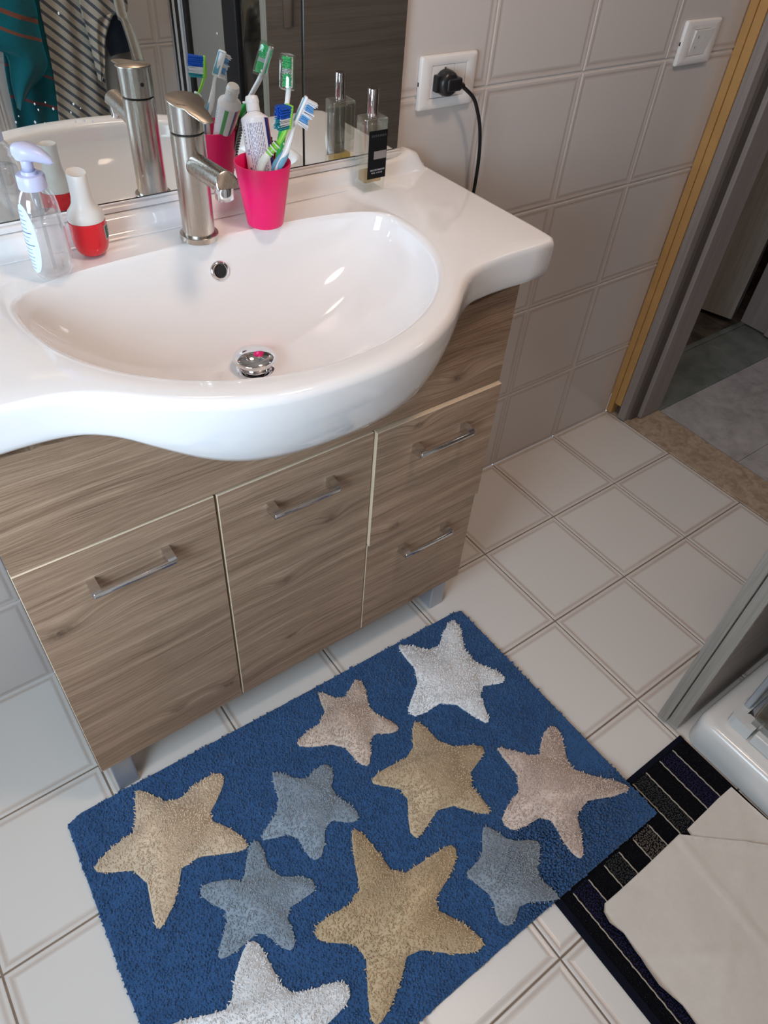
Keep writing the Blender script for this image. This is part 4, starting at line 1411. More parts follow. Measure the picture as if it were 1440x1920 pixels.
part('small_print', join(*gs), M_ink, paste, kind='stuff')
gs = []
for f_, s_ in ((0.69, 0.028), (0.655, 0.02), (0.50, 0.02), (0.475, 0.026), (0.37, 0.024), (0.24, 0.028)):
    gs.append(strip(-0.70, f_, f_ - s_, 0.085))
part('symbols', join(*gs), M_ink, paste)
gs = [strip(-0.80, 0.93 - k * 0.033, 0.915 - k * 0.033, 0.030 + 0.012 * (k % 2)) for k in range(6)]
part('lettering', join(*gs), plain('grey_ink', (0.16, 0.20, 0.24), 0.5), paste)
part('recycling_mark', strip(-0.70, 0.66, 0.60, 0.14), plain('pink_ink', (0.75, 0.42, 0.48), 0.5), paste)


def bristle_block(Mh, x0, x1, y0, y1, h, mats, seed, n1=9, n2=4, bands=None):
    """tufts standing on the head; local z = tuft direction. returns list of (geo, band)"""
    r_ = random.Random(seed)
    out = {}
    for i in range(n1):
        for j in range(n2):
            cx = x0 + (x1 - x0) * (i + 0.5) / n1
            cy = y0 + (y1 - y0) * (j + 0.5) / n2
            b = bands(i / (n1 - 1), j) if bands else 0
            for q in range(5):
                ox, oy = r_.uniform(-0.0008, 0.0008), r_.uniform(-0.0008, 0.0008)
                tx, ty = ox * 2.2 + r_.uniform(-0.0005, 0.0005), oy * 2.2 + r_.uniform(-0.0005, 0.0005)
                hh = h(i / (n1 - 1), j) * r_.uniform(0.93, 1.05)
                vs_ = []
                for (a_, b_, z_, w_) in ((cx + ox, cy + oy, 0.0005, 0.00055), (cx + tx, cy + ty, hh, 0.0004)):
                    for k in range(4):
                        an = PI / 2 * k
                        vs_.append(tuple(Mh @ Vector((a_ + w_ * math.cos(an), b_ + w_ * math.sin(an), z_))))
                out.setdefault(b, []).append((vs_, [(0, 1, 5, 4), (1, 2, 6, 5), (2, 3, 7, 6), (3, 0, 4, 7), (4, 5, 6, 7)]))
    return {k: join(*v) for k, v in out.items()}


def head_frame(a, b, face):
    """local x along the head from a to b, local z = direction of the bristles"""
    a, b = Vector(a), Vector(b)
    x = (b - a).normalized()
    z = Vector(face) - x * Vector(face).dot(x)
    z.normalize()
    y = z.cross(x)
    c = (a + b) / 2
    return Matrix.Translation(c) @ Matrix(((x.x, y.x, z.x), (x.y, y.y, z.y), (x.z, y.z, z.z))).to_4x4(), (b - a).length / 2


# toothbrush with green neck and blue / teal bristles
M_lime = plain('lime_plastic', (0.25, 0.62, 0.04), 0.3, 0.04)
M_pale = plain('pale_handle', (0.80, 0.83, 0.76), 0.3, 0.03)
M_bblue = plain('blue_bristle', (0.01, 0.13, 0.66), 0.5, 0.15, 900)
M_bteal = plain('teal_bristle', (0.02, 0.36, 0.42), 0.5, 0.2, 900)
M_bwhite = plain('white_bristle', (0.84, 0.85, 0.88), 0.5, 0.08, 900)
M_blight = plain('light_blue_bristle', (0.16, 0.44, 0.80), 0.5, 0.15, 900)
b1 = thing('toothbrush', 'toothbrush with lime green neck and blue and teal bristles in the tumbler', 'toothbrush', (-0.775, -0.098, 0.899), 'toothbrushes in the pink tumbler')
pA = catmull([(-0.7600, -0.0960, 0.9015), (-0.7620, -0.1060, 0.945), (-0.7620, -0.1155, 0.9850), (-0.7545, -0.1235, 1.0030), (-0.7385, -0.1290, 1.0200), (-0.7290, -0.1310, 1.0370), (-0.7265, -0.1320, 1.0560)], 8)
nA = len(pA)
i1 = int(nA * 0.50); i2 = int(nA * 0.62)
part('handle', tube(pA[:i1 + 1], [0.0052 + 0.0008 * math.sin(k / i1 * PI) for k in range(i1 + 1)], 14), M_pale, b1, smooth=True)
part('neck', tube(pA[i1:], [(0.0050 if k < 6 else 0.0034) if k < nA - i1 - 10 else 0.0058 for k in range(nA - i1)], 14, up=(0.9, 0.3, 0), flat=0.62), M_lime, b1, smooth=True)
gs = []
for q in range(3):
    c_i = i1 + 1 + q * 2
    gs.append(tube([pA[c_i], pA[c_i] + (pA[c_i + 1] - pA[c_i]) * 0.5], 0.0062, 16))
part('grip_ring', join(*gs), M_pale, b1, smooth=True)
gs = [tube([pA[k] + Vector((-0.002, -0.0042, 0.001)), pA[k + 2] + Vector((0.0015, -0.0042, 0.0))], 0.0012, 6) for k in range(10, i1 - 2, 3)]
part('grip_ribs', join(*gs), M_lime, b1)
Mh, hl_ = head_frame((-0.7298, -0.1315, 1.0345), (-0.7262, -0.1325, 1.0615), (-0.92, -0.38, 0.08))
part('head_back', xf(box(-hl_ - 0.001, hl_ + 0.001, -0.0062, 0.0062, -0.003, 0.0012, 0.0018, 3), Mh), M_lime, b1, autos=R(50))
bl = bristle_block(Mh, -hl_, hl_, -0.0055, 0.0055, lambda u, j: 0.0225 if u > 0.3 else 0.0215, None, 1, 12, 5, lambda u, j: 0 if u > 0.52 else (2 if (j == 0 or j == 4) and u > 0.1 else 1))
part('bristles', bl[0], M_bblue, b1, label='blue bristles')
part('bristles', bl[1], M_bteal, b1, label='teal bristles')
if 2 in bl: part('bristles', bl[2], M_bwhite, b1, label='white outer bristles')

# white toothbrush with light blue bristles
M_brw = plain('white_brush', (0.84, 0.83, 0.84), 0.28, 0.02)
M_grip = plain('blue_grip', (0.16, 0.40, 0.56), 0.4, 0.05)
b2 = thing('toothbrush', 'white toothbrush with light blue bristles leaning right in the tumbler', 'toothbrush', (-0.764, -0.080, 0.899), 'toothbrushes in the pink tumbler')
pB = catmull([(-0.7420, -0.1085, 0.9120), (-0.7400, -0.1115, 0.9400), (-0.7390, -0.1155, 0.9790), (-0.7270, -0.1210, 1.0010), (-0.7200, -0.1235, 1.0180), (-0.7150, -0.1250, 1.0330), (-0.7060, -0.1265, 1.0480), (-0.6975, -0.1280, 1.0640)], 8)
nB = len(pB)
part('handle', tube(pB, [0.0056 if k < nB * 0.45 else (0.0056 - 0.0022 * min(1, (k - nB * 0.45) / 10)) if k < nB * 0.72 else 0.0034 + 0.0026 * min(1, (k - nB * 0.72) / 8) for k in range(nB)], 16, up=(-0.8, 0, 0.6), flat=0.75), M_brw, b2, smooth=True)
kk = [k for k in range(int(nB * 0.22), int(nB * 0.46))]
part('grip', tube([pB[k] + Vector((0.0022, -0.0028, 0.0)) for k in kk], [0.0046 * math.sin(PI * (i + 0.6) / (len(kk) + 0.2)) + 0.0005 for i in range(len(kk))], 12), M_grip, b2, smooth=True, label='blue rubber grip')
part('grip', tube([pB[k] + Vector((-0.0040, 0.0010, 0.0)) for k in kk], [0.0030 * math.sin(PI * (i + 0.6) / (len(kk) + 0.2)) + 0.0005 for i in range(len(kk))], 10), M_grip, b2, smooth=True)
Mh, hl_ = head_frame((-0.7120, -0.1255, 1.0370), (-0.6965, -0.1285, 1.0655), (0.80, -0.42, -0.38))
part('head_back', xf(box(-hl_ - 0.002, hl_ + 0.002, -0.0068, 0.0068, -0.0032, 0.0010, 0.0018, 3), Mh), M_brw, b2, autos=R(50))
part('back_pad', xf(box(-hl_ + 0.001, hl_ - 0.001, -0.0046, 0.0046, -0.0042, -0.0030, 0.001, 2), Mh), M_grip, b2, autos=R(50), label='blue pad on the back')
bl = bristle_block(Mh, -hl_, hl_, -0.006, 0.006, lambda u, j: 0.0145 + 0.002 * math.cos(u * 12), None, 2, 12, 5, lambda u, j: 0 if (0.12 < u < 0.42 or 0.55 < u < 0.85) else 1)
part('bristles', bl[0], M_blight, b2, label='light blue bristles')
part('bristles', bl[1], M_bwhite, b2, label='white bristles')

# white and green toothbrush under a clear cap
M_gr = plain('green_grip', (0.03, 0.50, 0.09), 0.35, 0.05)
M_grb = plain('green_bristle', (0.06, 0.85, 0.34), 0.5, 0.15, 900)
b3 = thing('toothbrush', 'tall white and green toothbrush wearing a clear head cap in the tumbler', 'toothbrush', (-0.735, -0.100, 0.899), 'toothbrushes in the pink tumbler')
pC = catmull([(-0.7290, -0.0980, 0.9015), (-0.7220, -0.0885, 0.950), (-0.7125, -0.0785, 0.983), (-0.6985, -0.0660, 1.0080), (-0.6880, -0.0580, 1.0290), (-0.6790, -0.0500, 1.0480), (-0.6720, -0.0430, 1.0680), (-0.6685, -0.0370, 1.0880)], 8)
nC = len(pC)
ig = int(nC * 0.50)
part('grip', tube(pC[:ig + 1], [0.0055 if k < ig - 4 else 0.0052 - 0.0007 * (k - ig + 4) for k in range(ig + 1)], 14), M_gr, b3, smooth=True, label='green grip')
part('handle', tube(pC[ig - 3:], [0.0036 if k < nC - ig - 10 else 0.0044 for k in range(nC - ig + 3)], 14), M_brw, b3, smooth=True)
gs = []
for k in range(ig - 15, ig - 1, 3):
    c_ = pC[k] + Vector((0.0028, -0.0040, 0.0012))
    g_ = lathe([(0.0003, -0.002), (0.0013, -0.0012), (0.0016, 0), (0.0013, 0.0012), (0.0003, 0.002)], (0, 0), 8)
    gs.append(xf(g_, Matrix.Translation(c_)))
part('grip_dots', join(*gs), M_pale, b3, smooth=True)
Mh, hl_ = head_frame((-0.6765, -0.0470, 1.0560), (-0.6685, -0.0370, 1.0890), (-0.78, -0.55, 0.12))
part('head_back', xf(box(-hl_ - 0.001, hl_ + 0.001, -0.0060, 0.0060, -0.003, 0.001, 0.0018, 3), Mh), M_brw, b3, autos=R(50))
part('tongue_pad', xf(box(-hl_ + 0.001, hl_ - 0.001, -0.0045, 0.0045, -0.0052, -0.0032, 0.001, 2), Mh), M_grb, b3, autos=R(50), label='green pad on the back')
bl = bristle_block(Mh, -hl_, hl_, -0.0052, 0.0052, lambda u, j: 0.0105, None, 4, 12, 5, lambda u, j: 1 if 0.40 < u < 0.58 else 0)
part('bristles', bl[0], M_grb, b3, label='green bristles')
part('bristles', bl[1], M_bwhite, b3, label='white bristles')
cap_o = box(-hl_ - 0.004, hl_ + 0.004, -0.0085, 0.0085, -0.0070, 0.0140, 0.0030, 2)
part('clear_cap', xf(cap_o, Mh), M_clearcap, b3, autos=R(30), label='clear plastic head cap')

# black comb behind them
comb = thing('comb', 'small black comb standing behind the toothbrushes in the tumbler', 'comb', (-0.735, -0.080, 0.899))
Mc = frame((-0.7290, -0.0770, 0.8990), (-0.7070, -0.0590, 0.9980), (0.80, -0.55, 0.0))
part('spine', xf(box(-0.010, -0.004, -0.0015, 0.0015, 0, 0.103, 0.001, 1), Mc), M_black, comb)
gs = [xf(box(-0.0042, 0.010, -0.0010, 0.0010, 0.004 + 0.0042 * k, 0.0062 + 0.0042 * k), Mc) for k in range(23)]
part('teeth', join(*gs), M_black, comb)

# soap dispenser: clear oval bottle, lilac pump
SB = (-1.0545, -0.0970)
soap = thing('soap_dispenser', 'clear soap dispenser with pale lilac pump on the left of the basin', 'bottle', (SB[0], SB[1], z0))
M_lilac = plain('lilac_pump', (0.60, 0.63, 0.86), 0.30, 0.03)
so_prof = [(0.001, z0 + 0.001), (0.0170, z0), (0.0240, z0 + 0.003), (0.0265, z0 + 0.010), (0.0274, z0 + 0.030), (0.0268, z0 + 0.060), (0.0250, z0 + 0.085), (0.0228, z0 + 0.097), (0.0185, z0 + 0.1045), (0.0150, z0 + 0.1080), (0.0140, z0 + 0.1100)]
rot_s = R(32)
part('bottle', lathe(so_prof, SB, 56, 1.0, 0.80, rot_s, cap=False), M_bottle, soap, smooth=True, label='clear plastic bottle')
liq = [(0.001, z0 + 0.0035), (0.0165, z0 + 0.0035), (0.0220, z0 + 0.006), (0.0250, z0 + 0.012), (0.0258, z0 + 0.030), (0.0253, z0 + 0.060), (0.0242, z0 + 0.0740), (0.001, z0 + 0.0741)]
part('liquid', lathe(liq, SB, 48, 1.0, 0.80, rot_s, cap=False), milky('soap_gel', (0.93, 0.935, 0.94), 0.04, 0.1, 0.16), soap, smooth=True)
part('collar', lathe([(0.0160, z0 + 0.1075), (0.0163, z0 + 0.1085), (0.0160, z0 + 0.1215), (0.0148, z0 + 0.1232), (0.0095, z0 + 0.1236), (0.0088, z0 + 0.1270)], SB, 44), M_lilac, soap, autos=R(40), label='pale lilac collar')
part('pump_stem', lathe([(0.0068, z0 + 0.1271), (0.0064, z0 + 0.1440)], SB, 24), M_lilac, soap, smooth=True)
ph = []
for (s_, wx, wy, z_, ox) in ((0, 0.0125, 0.0100, z0 + 0.1400, -0.001), (1, 0.0195, 0.0120, z0 + 0.1440, 0.003), (2, 0.0215, 0.0130, z0 + 0.1490, 0.004), (3, 0.0200, 0.0120, z0 + 0.1530, 0.0035), (4, 0.0140, 0.0090, z0 + 0.1560, 0.002), (5, 0.004, 0.003, z0 + 0.1572, 0.0)):
    ring = []
    for k in range(36):
        a = 2 * PI * k / 36
        rx = wx * (1.30 if math.cos(a) > 0 else 0.85)
        x = ox + rx * math.cos(a); y = wy * math.sin(a) * (1 - 0.35 * max(0, math.cos(a)))
        zz = z_ - (0.0045 * max(0, x / 0.02) ** 2 if x > 0 else 0)
        ca, sa = math.cos(R(-38)), math.sin(R(-38))
        ring.append((SB[0] + x * ca - y * sa, SB[1] + x * sa + y * ca, zz))
    ph.append(ring)
part('pump_head', loft(ph), M_lilac, soap, autos=R(60), label='pale lilac pump head')
part('dip_tube', join(tube([(SB[0], SB[1], z0 + 0.006), (SB[0], SB[1], z0 + 0.075)], 0.0022, 10), lathe([(0.0045, z0 + 0.076), (0.0050, z0 + 0.078), (0.0050, z0 + 0.105)], SB, 16)), milky('tube_clear', (0.92, 0.93, 0.94), 0.08, 0.1, 0.2), soap, smooth=True)
part('spring', tube([(SB[0] + 0.0032 * math.cos(k * 0.9), SB[1] + 0.0032 * math.sin(k * 0.9), z0 + 0.080 + k * 0.00034) for k in range(60)], 0.0006, 6), M_satin, soap, smooth=True)


def wrap_label(c, r0, sx_, sy_, rot, a0, a1, zlo, zhi, off, prof, n=16, nz_=12, shape=None):
    vs_, keep_ = [], []
    for j in range(nz_ + 1):
        z = zlo + (zhi - zlo) * j / nz_
        rr_ = np.interp(z, [p[1] for p in prof], [p[0] for p in prof]) + off
        fz = (j / nz_) * 2 - 1
        wd = math.sqrt(max(0.0, 1 - abs(fz) ** 2.6)) if shape == 'oval' else 1
        for i in range(n + 1):
            am, ad = (a0 + a1) / 2, (a1 - a0) / 2
            a = am + ad * wd * (2 * i / n - 1)
            x, y = rr_ * math.cos(a) * sx_, rr_ * math.sin(a) * sy_
            vs_.append((c[0] + x * math.cos(rot) - y * math.sin(rot), c[1] + x * math.sin(rot) + y * math.cos(rot), z))
    fs_ = [(j * (n + 1) + i, j * (n + 1) + i + 1, (j + 1) * (n + 1) + i + 1, (j + 1) * (n + 1) + i) for j in range(nz_) for i in range(n)]
    return (vs_, fs_)


sprof = so_prof[2:9]
la0, la1 = R(128), R(206)
part('label', wrap_label(SB, 0, 1, 0.80, rot_s, la0, la1, z0 + 0.010, z0 + 0.096, 0.0003, sprof, shape='oval', n=14, nz_=24), plain('label_pale_blue', (0.70, 0.80, 0.90), 0.4, 0.02), soap, label='pale blue label')
gs = []
for k in range(15):
    zz = z0 + 0.017 + k * 0.0050
    e = 0.62 if k not in (6, 9) else 0.8
    am, ad = (la0 + la1) / 2, (la1 - la0) / 2 * e * math.sqrt(max(0.05, 1 - abs((zz - z0 - 0.053) / 0.043) ** 2.6))
    gs.append(wrap_label(SB, 0, 1, 0.80, rot_s, am - ad, am + ad * (0.3 + 0.7 * rt.random()), zz, zz + (0.0007 if k not in (6, 9) else 0.0013), 0.0005, sprof, n=8, nz_=1))
part('label_print', join(*gs), plain('label_ink', (0.12, 0.22, 0.36), 0.5), soap)

# red bottle with white cap
RB = (-0.9940, -0.0650)
red = thing('cosmetic_bottle', 'small red bottle with tall white cap beside the soap dispenser', 'bottle', (RB[0], RB[1], z0))
rp = [(0.001, z0 + 0.0012), (0.0115, z0), (0.0165, z0 + 0.0020), (0.0206, z0 + 0.0075), (0.0228, z0 + 0.0150), (0.0237, z0 + 0.0250), (0.0237, z0 + 0.0450), (0.0225, z0 + 0.0455)]
part('bottle_body', lathe(rp, RB, 56, 1.0, 0.92, 0.2), NT('red_gloss').set(color=(0.72, 0.006, 0.018), rough=0.12, coat=0.3).m, red, autos=R(50))
M_capw = plain('warm_white_cap', (0.78, 0.755, 0.715), 0.36, 0.02)
cr_ = []
for (rx, ry, z_, cut) in ((0.0230, 0.0214, 0.0457, 0), (0.0234, 0.0217, 0.0470, 0), (0.0231, 0.0214, 0.0520, 0), (0.0213, 0.0198, 0.0575, 0), (0.0172, 0.0164, 0.0620, 0), (0.0142, 0.0142, 0.0670, 0), (0.0126, 0.0136, 0.0750, 0), (0.0122, 0.0140, 0.0920, 0), (0.0122, 0.0148, 0.1030, 1), (0.0116, 0.0142, 0.1046, 1), (0.0100, 0.0126, 0.1034, 1)):
    cr_.append([(RB[0] + rx * math.cos(2 * PI * k / 44), RB[1] + ry * math.sin(2 * PI * k / 44), z0 + z_ - cut * 0.12 * (rx * math.cos(2 * PI * k / 44) * 0.0 + ry * math.sin(2 * PI * k / 44) * -0.6)) for k in range(44)])
part('cap', loft(cr_), M_capw, red, autos=R(55), label='warm white cap')
lb0, lb1 = R(-62), R(-8)
part('label_border', wrap_label(RB, 0, 1, 0.92, 0.2, lb0, lb1, z0 + 0.0215, z0 + 0.0400, 0.0003, rp[3:7], n=12, nz_=3), plain('label_silver', (0.70, 0.66, 0.62), 0.4), red)
part('label', wrap_label(RB, 0, 1, 0.92, 0.2, lb0 + 0.06, lb1 - 0.06, z0 + 0.0227, z0 + 0.0388, 0.0005, rp[3:7], n=12, nz_=3), plain('label_green', (0.015, 0.085, 0.060), 0.4), red, label='dark green label')
gs = []
for a_, b_, zz in ((0.35, 0.55, 0.0335), (0.50, 0.80, 0.0310), (0.30, 0.42, 0.0300), (0.72, 0.95, 0.0335), (0.45, 0.85, 0.0262)):
    gs.append(wrap_label(RB, 0, 1, 0.92, 0.2, lb0 + (lb1 - lb0) * a_, lb0 + (lb1 - lb0) * b_, z0 + zz, z0 + zz + 0.0009, 0.0007, rp[3:7], n=5, nz_=1))
part('label_print', join(*gs), plain('label_white', (0.75, 0.78, 0.74), 0.4), red)

# square perfume bottle
PX0, PX1, PY0, PY1 = -0.5535, -0.5130, -0.0690, -0.0400
perf = thing('perfume_bottle', 'square clear glass perfume bottle with black label and chrome cap on the basin ledge', 'bottle', ((PX0 + PX1) / 2, (PY0 + PY1) / 2, ZT))
pz = ZT + 0.0006
part('glass_body', box(PX0, PX1, PY0, PY1, pz, pz + 0.1085, 0.0022, 3), thin_clear('perfume_glass', (0.95, 0.965, 0.94), 0.09, 0.01, 0.40), perf, autos=R(30))
part('inner_wall', box(PX0 + 0.0038, PX1 - 0.0038, PY0 + 0.0038, PY1 - 0.0038, pz + 0.0125, pz + 0.1000, 0.003, 3), thin_clear('perfume_inner', (0.96, 0.97, 0.95), 0.03, 0.03, 0.25), perf, autos=R(30))
part('perfume', box(PX0 + 0.0042, PX1 - 0.0042, PY0 + 0.0042, PY1 - 0.0042, pz + 0.0129, pz + 0.0285, 0.0015, 1), thin_clear('perfume_liquid', (0.78, 0.62, 0.12), 0.0, 0.05, 0.05), perf, label='yellow perfume')
part('label', box(PX0 + 0.0045, PX1 - 0.0005, PY0 - 0.0006, PY0 - 0.0001, pz + 0.0205, pz + 0.0920, 0.0002, 1), plain('label_black', (0.006, 0.006, 0.007), 0.6, 0.1, spec=0.15), perf, label='black label')
part('plate', box(PX0 + 0.0150, PX1 - 0.0015, PY0 - 0.0011, PY0 - 0.0007, pz + 0.0500, pz + 0.0620), plain('label_plate', (0.35, 0.32, 0.32), 0.25, 0.1, 60, metal=0.6), perf, label='silver plate')
Mp = Matrix(((1, 0, 0, 0), (0, 0, -1, 0), (0, 1, 0, 0), (0, 0, 0, 1)))
part('lettering', join(text_geo('EAU DE PARFUM', 0.0037, Matrix.Translation((PX0 + 0.0235, PY0 - 0.0008, pz + 0.0335)) @ Mp), text_geo('50 ML  1.7 FL.OZ', 0.0029, Matrix.Translation((PX0 + 0.0225, PY0 - 0.0008, pz + 0.0292)) @ Mp)), plain('label_grey_ink', (0.48, 0.45, 0.46), 0.5), perf)
gs = [box(PX0 + 0.0095 + k * 0.0036, PX0 + 0.0115 + k * 0.0036, PY0 - 0.0009, PY0 - 0.0007, pz + 0.0830, pz + 0.0860) for k in range(8)]
part('name_letters', join(*gs), plain('label_dark_ink', (0.05, 0.05, 0.055), 0.3), perf)
PC = ((PX0 + PX1) / 2 - 0.001, (PY0 + PY1) / 2)
part('spray_cap', lathe([(0.0070, pz + 0.1086), (0.0080, pz + 0.1095), (0.0083, pz + 0.1120), (0.0085, pz + 0.1455), (0.0080, pz + 0.1468), (0.0060, pz + 0.1466), (0.001, pz + 0.1464)], PC, 36), NT('dark_chrome').set(color=(0.55, 0.50, 0.50), rough=0.08, metal=1.0).m, perf, autos=R(40), label='chrome spray cap')
part('dip_tube', tube([(PC[0], PC[1], pz + 0.100), (PC[0] + 0.004, PC[1], pz + 0.016)], 0.0011, 8), M_clearcap, perf, smooth=True)

# ------------------------------------------------------------ socket, plug, flex and light switch
M_plate = plain('switch_plate_white', (0.82, 0.79, 0.76), 0.25, 0.02)
SX0, SX1, SZ0, SZ1 = -0.4060, -0.2860, 0.9810, 1.0610


def plate(x0, x1, z0_, z1_, wx0, wx1, wz0, wz1, parent):
    """frame plate with an opening for the modules"""
    def rr(a0, a1, b0, b1, r, y):
        return [(p[0], y, p[1]) for p in [(q[0], q[1]) for q in rrect(a0, a1, b0, b1, r, 0, 4)]]
    rg_ = [rr(x0, x1, z0_, z1_, 0.004, -0.0006), rr(x0, x1, z0_, z1_, 0.004, -0.0050), rr(x0 + 0.0015, x1 - 0.0015, z0_ + 0.0015, z1_ - 0.0015, 0.004, -0.0072), rr(x0 + 0.0028, x1 - 0.0028, z0_ + 0.0028, z1_ - 0.0028, 0.003, -0.0080),
           rr(wx0 - 0.001, wx1 + 0.001, wz0 - 0.001, wz1 + 0.001, 0.001, -0.0090), rr(wx0, wx1, wz0, wz1, 0.0008, -0.0084), rr(wx0, wx1, wz0, wz1, 0.0008, -0.0030)]
    return part('plate', loft(rg_), M_plate, parent, autos=R(40))


sock = thing('wall_socket', 'white wall socket plate with a black plug in it beside the mirror', 'socket', (SX0, -0.0006, SZ0))
plate(SX0, SX1, SZ0, SZ1, -0.3840, -0.3100, 0.9985, 1.0470, sock)
part('socket_module', box(-0.3835, -0.3353, -0.0080, -0.0034, 0.9990, 1.0465, 0.0008, 1), M_plate, sock)
part('blank_module', box(-0.3347, -0.3105, -0.0080, -0.0034, 0.9990, 1.0465, 0.0008, 1), M_plate, sock)
part('side_notch', box(-0.4066, -0.4056, -0.0040, -0.0015, 1.018, 1.024), M_dark, sock)
part('earth_clip', box(-0.3592, -0.3562, -0.0105, -0.0078, 1.0405, 1.0440), M_satin, sock)
part('earth_clip', box(-0.3592, -0.3562, -0.0105, -0.0078, 1.0010, 1.0045), M_satin, sock)
plug = thing('power_plug', 'black mains plug with its flex hanging down behind the basin edge', 'plug', (-0.3575, -0.0082, 1.0225))
PCx, PCz = -0.3575, 1.0225
pl = lathe([(0.0185, 0.0), (0.0196, 0.002), (0.0196, 0.011), (0.0180, 0.0180), (0.0140, 0.0215), (0.001, 0.0220)], (0, 0), 36)
part('plug_body', xf(pl, Matrix.Translation((PCx, -0.0083, PCz)) @ Matrix.Rotation(PI / 2, 4, 'X')), M_black, plug, autos=R(40))
part('plug_grip', join(box(PCx - 0.0235, PCx - 0.012, -0.0210, -0.0090, PCz - 0.0125, PCz + 0.0125, 0.002), box(PCx - 0.0090, PCx + 0.0225, -0.0330, -0.0150, PCz - 0.0105, PCz + 0.0095, 0.0040, 3)), M_black, plug, autos=R(40))
nk = catmull([(PCx + 0.010, -0.0225, PCz - 0.001), (PCx + 0.022, -0.0232, PCz - 0.003), (PCx + 0.032, -0.0238, PCz - 0.0065)], 8)
part('strain_relief', tube(nk, [0.0085 - 0.00026 * k - (0.0009 if k % 3 == 0 else 0) for k in range(len(nk))], 16), M_black, plug, smooth=True)
gs = [tube([nk[0] + Vector((-0.013 + 0.0032 * k, -0.0077, 0.0075)), nk[0] + Vector((-0.013 + 0.0032 * k, -0.0077, -0.0072))], 0.0007, 6) for k in range(5)]
part('grip_ribs', join(*gs), M_black, plug)
fl = catmull([(PCx + 0.030, -0.0237, PCz - 0.0062), (-0.3060, -0.0300, 0.9990), (-0.2950, -0.0330, 0.9790), (-0.2830, -0.0340, 0.9480), (-0.2745, -0.0330, 0.9060), (-0.2710, -0.0310, 0.8650), (-0.2715, -0.0290, 0.8200), (-0.2800, -0.0260, 0.74), (-0.3050, -0.0240, 0.62), (-0.3400, -0.0240, 0.50), (-0.38, -0.03, 0.42), (-0.4250, -0.0500, 0.36)], 10)
part('flex', tube(fl, 0.0032, 14), NT('black_flex').set(color=(0.012, 0.012, 0.013), rough=0.25).m, plug, smooth=True)

sw = thing('light_switch', 'white two button light switch on the tiled wall beside the door frame', 'light switch', (0.282, -0.0006, 0.985))
WX0, WX1, WZ0, WZ1 = 0.2800, 0.3975, 0.9865, 1.0680
plate(WX0, WX1, WZ0, WZ1, 0.3100, 0.3670, 1.0040, 1.0520, sw)


def rocker(x0, x1, zz0, zz1, flip):
    a, b = (0.0135, 0.0085) if not flip else (0.0085, 0.0135)
    vs_ = [(x0, -0.0036, zz0), (x1, -0.0036, zz0), (x1, -0.0036, zz1), (x0, -0.0036, zz1), (x0, -a, zz0), (x1, -a, zz0), (x1, -b, zz1), (x0, -b, zz1)]
    return (vs_, [(0, 1, 2, 3), (4, 7, 6, 5), (0, 4, 5, 1), (1, 5, 6, 2), (2, 6, 7, 3), (3, 7, 4, 0)])


part('rocker', rocker(0.3106, 0.3378, 1.0048, 1.0512, True), M_plate, sw)
part('rocker', rocker(0.3386, 0.3664, 1.0048, 1.0512, True), M_plate, sw)
part('indicator', join(box(0.3225, 0.3255, -0.0128, -0.0110, 1.0365, 1.0410), box(0.3225, 0.3255, -0.0106, -0.0095, 1.0180, 1.0215)), plain('indicator_grey', (0.32, 0.29, 0.27), 0.4), sw)
part('side_notch', box(0.2792, 0.2803, -0.0040, -0.0015, 1.024, 1.031), M_dark, sw)


# ------------------------------------------------------------ cloths hanging on the opposite wall (seen in the mirror)
def hang(name, label, key, mat, ytop, depth, seed, topx, waves=3.0, bot=0.0, group=None):
    L_, R_ = TOWELS[key]
    zt = 1.46
    Lc = [(topx - 0.012, zt)] + [(topx + (L_[0][0] - topx) * 0.55, 1.20)] + list(L_)
    Rc = [(topx + 0.012, zt)] + [(topx + (R_[0][0] - topx) * 0.55, 1.20)] + list(R_)
    if bot:
        Lc[-1] = (Lc[-1][0], Lc[-1][1] - bot); Rc[-1] = (Rc[-1][0], Rc[-1][1] - bot)
    def cv(c):
        p = catmull([(a, 0, b) for a, b in c], 12)
        return p
    A, B = cv(Lc), cv(Rc)
    nV, nU = 56, 26
    def samp(p, f):
        x = f * (len(p) - 1); i = min(int(x), len(p) - 2); return p[i].lerp(p[i + 1], x - i)
    top, botv = [], []
    for j in range(nV + 1):
        f = j / nV
        a, b = samp(A, f), samp(B, f)
        for i in range(nU + 1):
            u = i / nU
            p = a.lerp(b, u)
            y = ytop + depth * (0.35 + 0.65 * math.sin(PI * u)) + 0.005 * math.sin(u * waves * 2 * PI + seed + f * 1.5) * min(1, f * 2 + 0.2)
            top.append((p.x, y, p.z))
            botv.append((p.x, y - 0.003, p.z))
    n_ = len(top)
    w_ = nU + 1
    fs_ = [(j * w_ + i, j * w_ + i + 1, (j + 1) * w_ + i + 1, (j + 1) * w_ + i) for j in range(nV) for i in range(nU)]
    edge = [j * w_ for j in range(nV + 1)], [j * w_ + nU for j in range(nV + 1)], list(range(nU + 1)), [nV * w_ + i for i in range(nU + 1)]
    allf = fs_ + [tuple(k + n_ for k in f[::-1]) for f in fs_]
    for e in edge:
        allf += [(e[k], e[k + 1], e[k + 1] + n_, e[k] + n_) for k in range(len(e) - 1)]
    base = (topx, ytop, zt)
    return solo(name, (top + botv, allf), mat, label, 'towel', base, group, smooth=True)


